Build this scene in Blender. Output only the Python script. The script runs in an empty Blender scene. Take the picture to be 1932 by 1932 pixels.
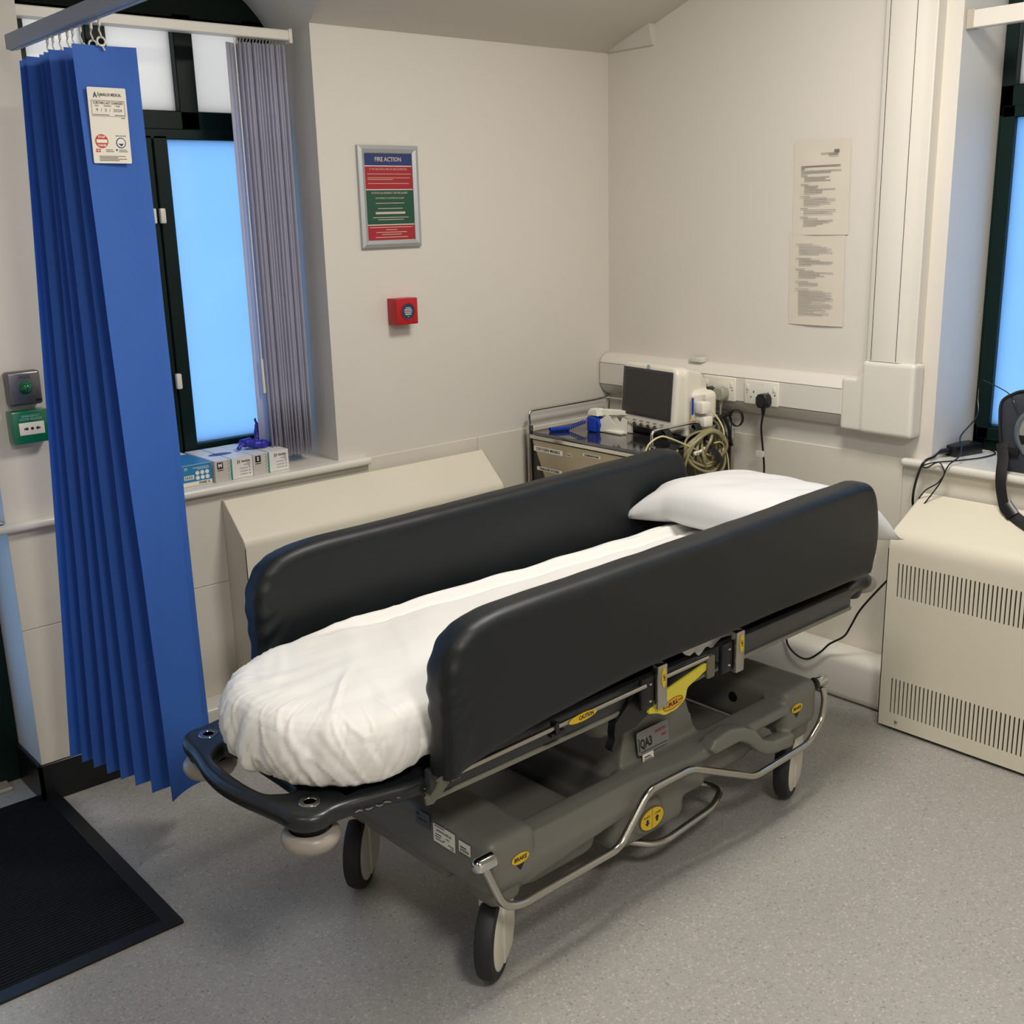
import bpy, bmesh, math, random
from mathutils import Vector, Matrix, noise
random.seed(7)
S = bpy.context.scene
COL = S.collection
PI = math.pi
V = Vector

# ------------------------------------------------------------------ materials
def lin(h):
    h = h.lstrip('#'); o = []
    for i in (0, 2, 4):
        c = int(h[i:i+2], 16)/255
        o.append(c/12.92 if c <= .04045 else ((c+.055)/1.055)**2.4)
    return (o[0], o[1], o[2], 1)
MATS = {}
def mat(name, col, rough=.5, metal=0, var=0, vscale=6, bump=0, bscale=200, spec=.5, coat=0, stretch=None, sheen=0):
    if name in MATS: return MATS[name]
    m = bpy.data.materials.new(name); m.use_nodes = True
    nt = m.node_tree; b = nt.nodes['Principled BSDF']
    c = lin(col)
    b.inputs['Base Color'].default_value = c
    b.inputs['Roughness'].default_value = rough
    b.inputs['Metallic'].default_value = metal
    b.inputs['Specular IOR Level'].default_value = spec
    b.inputs['Coat Weight'].default_value = coat
    if sheen: b.inputs['Sheen Weight'].default_value = sheen
    tc = nt.nodes.new('ShaderNodeTexCoord'); mp = nt.nodes.new('ShaderNodeMapping')
    nt.links.new(tc.outputs['Object'], mp.inputs['Vector'])
    if stretch: mp.inputs['Scale'].default_value = stretch
    if var:
        n = nt.nodes.new('ShaderNodeTexNoise'); n.inputs['Scale'].default_value = vscale; n.inputs['Detail'].default_value = 5
        r = nt.nodes.new('ShaderNodeMix'); r.data_type = 'RGBA'
        nt.links.new(mp.outputs[0], n.inputs['Vector'])
        nt.links.new(n.outputs['Fac'], r.inputs['Factor'])
        r.inputs['A'].default_value = tuple(x*(1-var) for x in c[:3])+(1,)
        r.inputs['B'].default_value = tuple(min(1, x*(1+var)) for x in c[:3])+(1,)
        nt.links.new(r.outputs['Result'], b.inputs['Base Color'])
    if bump:
        n2 = nt.nodes.new('ShaderNodeTexNoise'); n2.inputs['Scale'].default_value = bscale; n2.inputs['Detail'].default_value = 3
        bp = nt.nodes.new('ShaderNodeBump'); bp.inputs['Strength'].default_value = bump; bp.inputs['Distance'].default_value = .002
        nt.links.new(mp.outputs[0], n2.inputs['Vector'])
        nt.links.new(n2.outputs['Fac'], bp.inputs['Height']); nt.links.new(bp.outputs[0], b.inputs['Normal'])
    MATS[name] = m; return m

WALL = mat('wall_paint', '#d8d3ca', .55, var=.03, vscale=3, bump=.12, bscale=350)
DADO = mat('dado_paint', '#dad4c6', .38, var=.05, vscale=5, bump=.1, bscale=250)
CEIL = mat('ceiling_paint', '#cfcac2', .7, var=.02, bump=.1)
GLOSSW = mat('gloss_white_paint', '#dedad0', .3, var=.02)
REVW = mat('reveal_paint', '#e0ddd6', .5, var=.02)
PLAS = mat('trunking_plastic', '#dad6cc', .35, var=.015)
CREAM = mat('heater_enamel', '#dcd6c4', .42, var=.03, vscale=3)
GREEN = mat('dark_green_frame', '#011a16', .4, var=.1, spec=.25)
BLACKV = mat('black_skirting', '#0b0d11', .3, var=.2)
PADM = mat('black_vinyl', '#12171a', .47, var=.06, vscale=20, bump=.1, bscale=500, spec=.45)
FRAMEB = mat('black_frame_plastic', '#1c1f22', .33, var=.15, vscale=30)
BASEM = mat('grey_base_plastic', '#6f6e66', .42, var=.04, vscale=12, bump=.15, bscale=900)
GREYB = mat('buffer_grey', '#989189', .35, var=.03)
CASTM = mat('caster_cream', '#cfcbbc', .4, var=.04)
TYRE = mat('tyre_rubber', '#1d1d1f', .6, var=.1, vscale=40)
STEEL = mat('stainless_steel', '#b9b6ae', .22, 1, var=.06, vscale=20)
CHROME = mat('chrome', '#cfcfcf', .12, 1)
RAILM = mat('rail_enamel', '#33363a', .35, var=.05)
RAILL = mat('rail_lower_trim', '#77786c', .4)
ALU = mat('anodised_aluminium', '#b9bdc0', .4, .6, var=.03)
TRACK = mat('track_grey', '#969ba3', .4, .2)
RED = mat('red_plastic', '#b3101c', .35, var=.04)
WHITEP = mat('white_plastic', '#e6e2d6', .3, var=.01)
OFFW = mat('offwhite_card', '#e4dfd2', .5)
PRINTK = mat('print_black', '#15151b', .6)
PRINTG = mat('print_grey', '#8b8781', .6)
PRINTW = mat('print_white', '#e8e6dc', .6)
YEL = mat('yellow_sticker', '#d9b515', .4)
YELP = mat('yellow_lever_paint', '#d7c93c', .4, var=.04)
BLACKP = mat('black_plastic', '#0f1012', .35)
BLUEP = mat('royal_blue_plastic', '#0b3bb0', .35)
SHEET = mat('white_sheet_fabric', '#e3e2de', .8, var=.01, vscale=20, bump=.55, bscale=26, sheen=.1)
PILW = mat('pillowcase_fabric', '#d8d8d8', .75, var=.01, bump=.4, bscale=16)
TEAL = mat('teal_print', '#148a78', .5)
CABLEM = mat('cream_cable', '#8b8360', .4, var=.05)
CABLEL = mat('light_cream_cable', '#cfc594', .4)
NAVY = mat('navy_print', '#27356b', .45)
REDP = mat('sign_red', '#a3202c', .45)
GREENP = mat('sign_green', '#1f4d3a', .45)
PAPER = mat('laminated_paper', '#d6cfc0', .32, var=.05, vscale=8)
SCREEN = mat('dark_screen', '#2b2c2a', .25)
SLATM = mat('blind_fabric', '#b9bccb', .7, var=.02)

def floor_mat():
    m = bpy.data.materials.new('speckled_vinyl'); m.use_nodes = True
    nt = m.node_tree; b = nt.nodes['Principled BSDF']; L = nt.links.new
    tc = nt.nodes.new('ShaderNodeTexCoord')
    vo = nt.nodes.new('ShaderNodeTexVoronoi'); vo.inputs['Scale'].default_value = 210
    L(tc.outputs['Object'], vo.inputs['Vector'])
    sep = nt.nodes.new('ShaderNodeSeparateColor'); L(vo.outputs['Color'], sep.inputs[0])
    cr = nt.nodes.new('ShaderNodeValToRGB'); cr.color_ramp.interpolation = 'LINEAR'
    e = cr.color_ramp.elements
    e[0].position = 0; e[0].color = lin('#8b8a87'); e[1].position = 1; e[1].color = lin('#bfbcb4')
    for p, c in ((.05, '#a19f9b'), (.5, '#a6a49f'), (.9, '#adaba5')):
        q = e.new(p); q.color = lin(c)
    L(sep.outputs[0], cr.inputs[0])
    n = nt.nodes.new('ShaderNodeTexNoise'); n.inputs['Scale'].default_value = 2.5; n.inputs['Detail'].default_value = 6
    L(tc.outputs['Object'], n.inputs['Vector'])
    mx = nt.nodes.new('ShaderNodeMix'); mx.data_type = 'RGBA'; mx.blend_type = 'MULTIPLY'; mx.inputs['Factor'].default_value = 1
    cr2 = nt.nodes.new('ShaderNodeValToRGB'); cr2.color_ramp.elements[0].color = (.86, .86, .86, 1); cr2.color_ramp.elements[1].color = (1, 1, 1, 1)
    L(n.outputs['Fac'], cr2.inputs[0]); L(cr.outputs[0], mx.inputs['A']); L(cr2.outputs[0], mx.inputs['B'])
    L(mx.outputs['Result'], b.inputs['Base Color'])
    n3 = nt.nodes.new('ShaderNodeTexNoise'); n3.inputs['Scale'].default_value = 90; L(tc.outputs['Object'], n3.inputs['Vector'])
    mr = nt.nodes.new('ShaderNodeMapRange'); mr.inputs['To Min'].default_value = .3; mr.inputs['To Max'].default_value = .5
    L(n3.outputs['Fac'], mr.inputs['Value']); L(mr.outputs[0], b.inputs['Roughness'])
    bp = nt.nodes.new('ShaderNodeBump'); bp.inputs['Strength'].default_value = .08; bp.inputs['Distance'].default_value = .002
    L(n3.outputs['Fac'], bp.inputs['Height']); L(bp.outputs[0], b.inputs['Normal'])
    return m
FLOORM = floor_mat()

def mat_ribbed():
    m = bpy.data.materials.new('ribbed_mat_pile'); m.use_nodes = True
    nt = m.node_tree; b = nt.nodes['Principled BSDF']; L = nt.links.new
    b.inputs['Roughness'].default_value = .95; b.inputs['Specular IOR Level'].default_value = .1
    tc = nt.nodes.new('ShaderNodeTexCoord')
    w = nt.nodes.new('ShaderNodeTexWave'); w.bands_direction = 'Y'; w.inputs['Scale'].default_value = 26; w.inputs['Distortion'].default_value = 1.2; w.inputs['Detail'].default_value = 3; w.inputs['Detail Scale'].default_value = 6
    n = nt.nodes.new('ShaderNodeTexNoise'); n.inputs['Scale'].default_value = 260
    L(tc.outputs['Object'], w.inputs['Vector']); L(tc.outputs['Object'], n.inputs['Vector'])
    mu = nt.nodes.new('ShaderNodeMath'); mu.operation = 'MULTIPLY'; L(w.outputs['Fac'], mu.inputs[0]); L(n.outputs['Fac'], mu.inputs[1])
    cr = nt.nodes.new('ShaderNodeValToRGB'); cr.color_ramp.elements[0].color = lin('#07090b'); cr.color_ramp.elements[1].color = lin('#2c3032')
    L(mu.outputs[0], cr.inputs[0]); L(cr.outputs[0], b.inputs['Base Color'])
    bp = nt.nodes.new('ShaderNodeBump'); bp.inputs['Strength'].default_value = .8; bp.inputs['Distance'].default_value = .004
    L(mu.outputs[0], bp.inputs['Height']); L(bp.outputs[0], b.inputs['Normal'])
    return m
def glass_mat(name, col, gloss=.08):
    m = bpy.data.materials.new(name); m.use_nodes = True
    nt = m.node_tree; nt.nodes.clear(); L = nt.links.new
    out = nt.nodes.new('ShaderNodeOutputMaterial')
    tr = nt.nodes.new('ShaderNodeBsdfTranslucent')
    tc = nt.nodes.new('ShaderNodeTexCoord'); n = nt.nodes.new('ShaderNodeTexNoise'); n.inputs['Scale'].default_value = 4; n.inputs['Detail'].default_value = 2
    L(tc.outputs['Object'], n.inputs['Vector'])
    r = nt.nodes.new('ShaderNodeMix'); r.data_type = 'RGBA'
    c = lin(col)
    r.inputs['A'].default_value = tuple(x*.93 for x in c[:3])+(1,); r.inputs['B'].default_value = c
    L(n.outputs['Fac'], r.inputs['Factor']); L(r.outputs['Result'], tr.inputs['Color'])
    gl = nt.nodes.new('ShaderNodeBsdfGlossy'); gl.inputs['Roughness'].default_value = .3
    mx = nt.nodes.new('ShaderNodeMixShader'); mx.inputs[0].default_value = gloss
    L(tr.outputs[0], mx.inputs[1]); L(gl.outputs[0], mx.inputs[2]); L(mx.outputs[0], out.inputs[0])
    return m
FROST = glass_mat('frosted_film_blue_sky_tint', '#bfd5e8')  # bluer sky behind the lower panes, painted into the film colour
FROSTW = glass_mat('frosted_film_pale_sky_tint', '#eedbcc')  # paler blurred sky behind the upper panes, painted into the film colour
def trans_mat(name, col, t=.35, rough=.7):
    m = mat(name, col, rough, var=.04, vscale=5, bump=.3, bscale=60)
    nt = m.node_tree; b = nt.nodes['Principled BSDF']; out = nt.nodes['Material Output']
    tr = nt.nodes.new('ShaderNodeBsdfTranslucent'); tr.inputs['Color'].default_value = lin(col)
    mx = nt.nodes.new('ShaderNodeMixShader'); mx.inputs[0].default_value = t
    nt.links.new(b.outputs[0], mx.inputs[1]); nt.links.new(tr.outputs[0], mx.inputs[2]); nt.links.new(mx.outputs[0], out.inputs[0])
    return m
CURT = trans_mat('blue_curtain_fabric', '#3a6cc4', .22)
SLATT = trans_mat('blind_slat_fabric', '#e2e2ec', .6)
PVC = trans_mat('clear_clip_plastic', '#e8e8e2', .4, .3)

# ------------------------------------------------------------------ helpers
def fr(o, u, v):
    u = V(u).normalized(); v = V(v); n = u.cross(v).normalized(); v = n.cross(u)
    M = Matrix.Identity(4)
    for i in range(3):
        M[i][0] = u[i]; M[i][1] = v[i]; M[i][2] = n[i]; M[i][3] = o[i]
    return M
def fillet(pts, r, n=6, closed=False):
    pts = [V(p) for p in pts]; out = []
    N = len(pts)
    for i, p in enumerate(pts):
        if not closed and (i == 0 or i == N-1): out.append(p); continue
        a = pts[i-1]; b = pts[(i+1) % N]
        d1 = (a-p); d2 = (b-p); l = min(r, d1.length*.49, d2.length*.49)
        q1 = p+d1.normalized()*l; q2 = p+d2.normalized()*l
        for k in range(n+1):
            t = k/n
            out.append(q1*(1-t)**2+p*2*t*(1-t)+q2*t*t)
    return out
def spline(pts, n=8, closed=False):
    pts = [V(p) for p in pts]; N = len(pts); out = []
    rng = N if closed else N-1
    for i in range(rng):
        g = lambda k: pts[k % N] if closed else pts[max(0, min(N-1, k))]
        p0, p1, p2, p3 = g(i-1), g(i), g(i+1), g(i+2)
        for k in range(n):
            t = k/n
            out.append(.5*((2*p1)+(p2-p0)*t+(2*p0-5*p1+4*p2-p3)*t*t+(3*p1-p0-3*p2+p3)*t**3))
    if not closed: out.append(pts[-1])
    return out
class MB:
    def __init__(s): s.bm = bmesh.new()
    def _x(s, vs, M):
        if M is not None: bmesh.ops.transform(s.bm, matrix=M, verts=vs)
    def box(s, x0, x1, y0, y1, z0, z1, M=None, r=0, seg=2):
        g = bmesh.ops.create_cube(s.bm, size=1); vs = g['verts']
        for v in vs: v.co = V(((x0+x1)/2+v.co.x*(x1-x0), (y0+y1)/2+v.co.y*(y1-y0), (z0+z1)/2+v.co.z*(z1-z0)))
        if r:
            es = list({e for v in vs for e in v.link_edges})
            rr = min(r, .49*min(abs(x1-x0), abs(y1-y0), abs(z1-z0)))
            q = bmesh.ops.bevel(s.bm, geom=es, offset=rr, segments=seg, profile=.5, affect='EDGES')
            vs = list({v for f in q['faces'] for v in f.verts} | {v for v in vs if v.is_valid})
        s._x(vs, M); return s
    def hull(s, pts, M=None):
        vs = [s.bm.verts.new(p) for p in pts]
        r = bmesh.ops.convex_hull(s.bm, input=vs)
        s._x(vs, M); return s
    def tube(s, pts, r, seg=10, closed=False, cap=True, flat=1.0, M=None, up=None):
        pts = [V(p) for p in pts]; N = len(pts); rings = []; prev = None; allv = []
        for i, p in enumerate(pts):
            if closed: t = pts[(i+1) % N]-pts[i-1]
            else: t = pts[min(i+1, N-1)]-pts[max(i-1, 0)]
            if t.length < 1e-9: t = V((0, 0, 1))
            t.normalize()
            if prev is None:
                a = V(up) if up else (V((0, 0, 1)) if abs(t.z) < .9 else V((1, 0, 0)))
                prev = (a-t*a.dot(t)).normalized()
            else:
                if up: prev = V(up)
                q = prev-t*prev.dot(t)
                prev = q.normalized() if q.length > 1e-6 else prev
            b = t.cross(prev)
            rr = r[i] if isinstance(r, (list, tuple)) else r
            ring = [s.bm.verts.new(p+prev*math.cos(2*PI*k/seg)*rr+b*math.sin(2*PI*k/seg)*rr*flat) for k in range(seg)]
            rings.append(ring); allv += ring
        for i in range(N if closed else N-1):
            A = rings[i]; B = rings[(i+1) % N]
            for k in range(seg):
                s.bm.faces.new((A[k], A[(k+1) % seg], B[(k+1) % seg], B[k]))
        if cap and not closed:
            s.bm.faces.new(rings[0][::-1]); s.bm.faces.new(rings[-1])
        s._x(allv, M); return s
    def cyl(s, a, b, r0, r1=None, seg=20, M=None):
        return s.tube([a, b], [r0, r0 if r1 is None else r1], seg, M=M)
    def lathe(s, prof, M=None, seg=32):
        rings = []; allv = []
        for (r, z) in prof:
            if r < 1e-6: ring = [s.bm.verts.new((0, 0, z))]
            else: ring = [s.bm.verts.new((r*math.cos(2*PI*k/seg), r*math.sin(2*PI*k/seg), z)) for k in range(seg)]
            rings.append(ring); allv += ring
        for A, B in zip(rings, rings[1:]):
            if len(A) == 1 and len(B) == 1: continue
            for k in range(seg):
                k2 = (k+1) % seg
                if len(A) == 1: s.bm.faces.new((A[0], B[k2], B[k]))
                elif len(B) == 1: s.bm.faces.new((A[k], A[k2], B[0]))
                else: s.bm.faces.new((A[k], A[k2], B[k2], B[k]))
        s._x(allv, M); return s
    def prism(s, poly, h0, h1, M=None):
        a = [s.bm.verts.new((p[0], p[1], h0)) for p in poly]; b = [s.bm.verts.new((p[0], p[1], h1)) for p in poly]
        n = len(poly)
        s.bm.faces.new(a[::-1]); s.bm.faces.new(b)
        for i in range(n): s.bm.faces.new((a[i], a[(i+1) % n], b[(i+1) % n], b[i]))
        s._x(a+b, M); return s
    def grid(s, rows, closeu=False):
        R = [[s.bm.verts.new(p) for p in r] for r in rows]
        for A, B in zip(R, R[1:]):
            n = len(A)
            for k in range(n if closeu else n-1):
                s.bm.faces.new((A[k], A[(k+1) % n], B[(k+1) % n], B[k]))
        return s
    def quad(s, a, b, c, d):
        s.bm.faces.new([s.bm.verts.new(p) for p in (a, b, c, d)]); return s
    def add(s, me, M=None):
        if M is not None: me.transform(M)
        s.bm.from_mesh(me); bpy.data.meshes.remove(me); return s
    def build(s, name, m, parent=None, label=None, loc=None, ang=35, smooth=True, norm=True):
        if norm: bmesh.ops.recalc_face_normals(s.bm, faces=s.bm.faces)
        me = bpy.data.meshes.new(name)
        if loc is not None: bmesh.ops.translate(s.bm, verts=s.bm.verts, vec=-V(loc))
        s.bm.to_mesh(me); s.bm.free()
        me.materials.append(m)
        if smooth:
            me.shade_smooth(); me.set_sharp_from_angle(angle=math.radians(ang))
        o = bpy.data.objects.new(name, me); COL.objects.link(o)
        if loc is not None: o.location = loc
        if parent: o.parent = parent
        if label: o['label'] = label
        return o
def tag(o, label, cat, group=None):
    o['label'] = label; o['category'] = cat
    if group: o['group'] = group
    return o
def thing(name, label, cat, loc=(0, 0, 0), rz=0, group=None):
    o = bpy.data.objects.new(name, None); COL.objects.link(o); o.location = loc; o.rotation_euler = (0, 0, rz)
    o.empty_display_size = .05
    return tag(o, label, cat, group)
def struct(o):
    o['kind'] = 'structure'; return o
def curve_mesh(splines, ext, bev=0, res=3):
    cu = bpy.data.curves.new('tmp', 'CURVE'); cu.dimensions = '2D'; cu.fill_mode = 'BOTH'
    cu.extrude = ext; cu.bevel_depth = bev; cu.bevel_resolution = res; cu.offset = -bev
    for pts in splines:
        sp = cu.splines.new('POLY'); sp.points.add(len(pts)-1)
        for q, p in zip(sp.points, pts): q.co = (p[0], p[1], 0, 1)
        sp.use_cyclic_u = True
    o = bpy.data.objects.new('tmp', cu); COL.objects.link(o)
    bpy.context.view_layer.update()
    me = bpy.data.meshes.new_from_object(o.evaluated_get(bpy.context.evaluated_depsgraph_get()))
    bpy.data.objects.remove(o); bpy.data.curves.remove(cu)
    return me
def text_mesh(s, size, align='CENTER', w=None, ext=.0002, sx=1, bold=0):
    cu = bpy.data.curves.new('tmp', 'FONT'); cu.body = s; cu.size = size; cu.align_x = align; cu.align_y = 'CENTER'
    cu.extrude = ext; cu.offset = bold; cu.resolution_u = 2
    o = bpy.data.objects.new('tmp', cu); COL.objects.link(o)
    bpy.context.view_layer.update()
    me = bpy.data.meshes.new_from_object(o.evaluated_get(bpy.context.evaluated_depsgraph_get()))
    bpy.data.objects.remove(o); bpy.data.curves.remove(cu)
    if w and len(me.vertices):
        xs = [v.co.x for v in me.vertices]; k = w/(max(xs)-min(xs)); me.transform(Matrix.Diagonal((k, 1, 1, 1)))
    return me
def remesh(o, vox, smooth=0, sf=.5):
    m = o.modifiers.new('r', 'REMESH'); m.mode = 'VOXEL'; m.voxel_size = vox; m.use_smooth_shade = True
    if smooth:
        k = o.modifiers.new('s', 'SMOOTH'); k.iterations = smooth; k.factor = sf
    bpy.context.view_layer.update()
    me = bpy.data.meshes.new_from_object(o.evaluated_get(bpy.context.evaluated_depsgraph_get()))
    o.modifiers.clear(); old = o.data; me.name = old.name
    if not me.materials: me.materials.append(old.materials[0])
    o.data = me; bpy.data.meshes.remove(old); me.shade_smooth()
    return o
def T(*t): return Matrix.Translation(t)
def ell(cx, cy, a, b, n=32): return [(cx+a*math.cos(2*PI*k/n), cy+b*math.sin(2*PI*k/n)) for k in range(n)]
def rrect(x0, y0, x1, y1, r, n=4):
    out = []
    for (cx, cy, a0) in ((x1-r, y1-r, 0), (x0+r, y1-r, 90), (x0+r, y0+r, 180), (x1-r, y0+r, 270)):
        for k in range(n+1):
            a = math.radians(a0+90*k/n); out.append((cx+r*math.cos(a), cy+r*math.sin(a)))
    return out

# ------------------------------------------------------------------ camera
C = V((-3.27038449, -3.17793779, 1.64801948))
yaw, pit, rol, FPX = .861747323, -.260727054, -.0265591294, 2092.68393
fwd = V((math.cos(pit)*math.cos(yaw), math.cos(pit)*math.sin(yaw), math.sin(pit)))
rt = V((math.sin(yaw), -math.cos(yaw), 0)); up = rt.cross(fwd)
r2 = math.cos(rol)*rt+math.sin(rol)*up; u2 = -math.sin(rol)*rt+math.cos(rol)*up
cam = bpy.data.cameras.new('camera'); co = bpy.data.objects.new('camera', cam); COL.objects.link(co)
M = Matrix.Identity(4)
for i in range(3):
    M[i][0] = r2[i]; M[i][1] = u2[i]; M[i][2] = -fwd[i]; M[i][3] = C[i]
co.matrix_world = M
cam.sensor_width = 36; cam.sensor_fit = 'HORIZONTAL'; cam.lens = FPX/1932*36; cam.clip_start = .05
S.camera = co

# ------------------------------------------------------------------ room shell
ZC = 2.75
def cove(z):          # y of the wall/cove surface along wall A at height z
    P = [(2.238, 0), (2.262, -.055), (2.285, -.125), (2.311, -.236), (2.367, -.398), (ZC, -1.45)]
    if z <= P[0][0]: return 0
    for (a, ya), (b, yb) in zip(P, P[1:]):
        if z <= b: return ya+(yb-ya)*(z-a)/(b-a)
    return P[-1][1]
XL, XR = -2.19, -1.3135        # window A opening
XP = -2.399                    # pier edge / door recess
SILL = .858
def arch(x):
    u = min(1, abs((x-(XL+XR)/2)/((XR-XL)/2)))
    return 2.238+.15*(1-u**4)+.02*(1-u*u)
zl = [2.238, 2.25, 2.262, 2.274, 2.285, 2.298, 2.311, 2.34, 2.367, ZC]
w = MB()
xs1 = [XP]+[XL]
w2 = MB()
def panel(xa, xb, z0):
    w.grid([[(xa, 0, z0), (xa, 0, zl[0])], [(xb, 0, z0), (xb, 0, zl[0])]])
    w2.grid([[(xa, cove(z), z) for z in zl], [(xb, cove(z), z) for z in zl]])
panel(-5.2, XP-1.0, 0); panel(XP-1.0, XP, 2.15); panel(XP, XL, 0); panel(XR, 0, 0)
w.grid([[(XL, 0, 0), (XL, 0, SILL)], [(XR, 0, 0), (XR, 0, SILL)]])
nx = 24
cols = []
for i in range(nx+1):
    x = XL+(XR-XL)*i/nx; a = arch(x)
    ts = [a+(ZC-a)*(k/8)**1.6 for k in range(9)]
    cols.append([(x, cove(z), z) for z in ts])
w2.grid(cols)
wallA = struct(w.build('wall_back', WALL, ang=50)); struct(w2.build('ceiling_slope', CEIL, ang=50))
w = MB()       # reveals of window A
w.grid([[(XR, 0, SILL), (XR, .27, SILL)], [(XR, 0, 2.238), (XR, .27, 2.238)]])
w.grid([[(XL, 0, SILL), (XL, .27, SILL)], [(XL, 0, 2.238), (XL, .27, 2.238)]])
w.grid([[(XL+(XR-XL)*i/nx, cove(arch(XL+(XR-XL)*i/nx)), arch(XL+(XR-XL)*i/nx)) for i in range(nx+1)],
        [(XL+(XR-XL)*i/nx, .27, arch(XL+(XR-XL)*i/nx)) for i in range(nx+1)]])
w.grid([[(XP, 0, 0), (XP, .3, 0)], [(XP, 0, 2.15), (XP, .3, 2.15)]])
w.grid([[(XP-1, 0, 0), (XP-1, .3, 0)], [(XP-1, 0, 2.15), (XP-1, .3, 2.15)]])
w.grid([[(XP-1, 0, 2.15), (XP-1, .3, 2.15)], [(XP, 0, 2.15), (XP, .3, 2.15)]])
struct(w.build('wall_back_reveal', REVW, ang=40))
YR = -1.4287; YE = -2.35; ZT = 2.5
w = MB()
def xq(y0, y1, z0, z1, m=w, x=0): m.quad((x, y0, z0), (x, y1, z0), (x, y1, z1), (x, y0, z1))
xq(0, YR, 0, ZC); xq(YR, YE, 0, SILL); xq(YR, YE, ZT, ZC); xq(YE, -5, 0, ZC)
struct(w.build('wall_right', WALL))
w = MB()
w.quad((0, YR, SILL), (.28, YR, SILL), (.28, YR, ZT), (0, YR, ZT))
w.quad((0, YE, SILL), (.28, YE, SILL), (.28, YE, ZT), (0, YE, ZT))
w.quad((0, YR, ZT), (.28, YR, ZT), (.28, YE, ZT), (0, YE, ZT))
struct(w.build('wall_right_reveal', REVW))
w = MB(); w.quad((-5.2, .4, 0), (-5.2, -5, 0), (-5.2, -5, ZC), (-5.2, .4, ZC)); struct(w.build('wall_left', WALL))
w = MB(); w.quad((-5.2, -5, 0), (.3, -5, 0), (.3, -5, ZC), (-5.2, -5, ZC)); struct(w.build('wall_front', WALL))
w = MB(); w.box(-5.3, .35, -5.1, .5, -.05, 0); struct(w.build('floor', FLOORM))
w = MB(); w.box(-5.3, .35, -5.1, .5, ZC, ZC+.05); struct(w.build('ceiling', CEIL))
# the short return of the cove on the right wall
w = MB(); w.hull([(x, y, z) for y in (-.003, -.236) for x, z in ((0, 2.238), (-.010, 2.240), (-.034, 2.315), (-.03, 2.33), (0, 2.33))])
struct(w.build('trim_1', CEIL))

# lower wall lining (slightly proud, glossier) with seams
ZD = .8526
w = MB()
def linA(x0, x1, z0, z1, t=.004): w.box(x0, x1, -t, .001, z0, z1, r=.0012, seg=1)
linA(XP, -2.235, .119, .5375); linA(XP, -2.235, .5395, .83)
linA(-2.234, -.708, .119, .5375); linA(-2.234, -1.2, .5395, SILL-.02); linA(-1.199, -.708, .5395, ZD)
linA(-.7065, -.004, 0, ZD)
struct(w.build('wall_back_lining', DADO))
w = MB()
w.box(-.004, .001, -1.335, -.004, 0, ZD, r=.0012, seg=1); w.box(-.004, .001, YE, -1.336, 0, SILL-.02, r=.001, seg=1)
struct(w.build('wall_right_lining', DADO))
# boxed-in pipes at the floor
w = MB()
w.box(-1.95, -1.70, -.10, .0, 0, .168, r=.012, seg=3)
w.box(-.70, 0, -.10, 0, 0, .168, r=.012, seg=3)
struct(w.build('baseboard_back', GLOSSW))
w = MB(); w.box(-.1234, 0, -1.45, -.0, 0, .166, r=.03, seg=4); struct(w.build('baseboard_right', GLOSSW))
w = MB()
w.box(XP-.012, -1.95, -.012, .0, 0, .119, r=.002, seg=1); w.box(XP-.012, XP, -.012, .2, 0, .119, r=.002, seg=1)
struct(w.build('baseboard_left', BLACKV))

# sills
def sillprof(): return [(.0, 0), (.0, .03), (.26, .03), (.26, 0)]
w = MB()
w.box(XL, XR, -.001, .27, SILL-.03, SILL+.002)
w.box(-2.2, -1.197, -.035, .004, SILL-.024, SILL+.002, r=.011, seg=4)
w.box(-2.44, -2.2, -.035, .004, SILL-.024, SILL+.002, r=.011, seg=4)
w.box(-2.44, XP+.002, -.03, .21, SILL-.024, SILL+.002, r=.011, seg=4)
struct(w.build('trim_2', GLOSSW))
w = MB()
w.box(-.001, .28, YE, YR, SILL-.03, SILL+.002)
w.box(-.035, .004, YE-.09, YR+.09, SILL-.024, SILL+.002, r=.011, seg=4)
struct(w.build('trim_3', GLOSSW))

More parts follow.
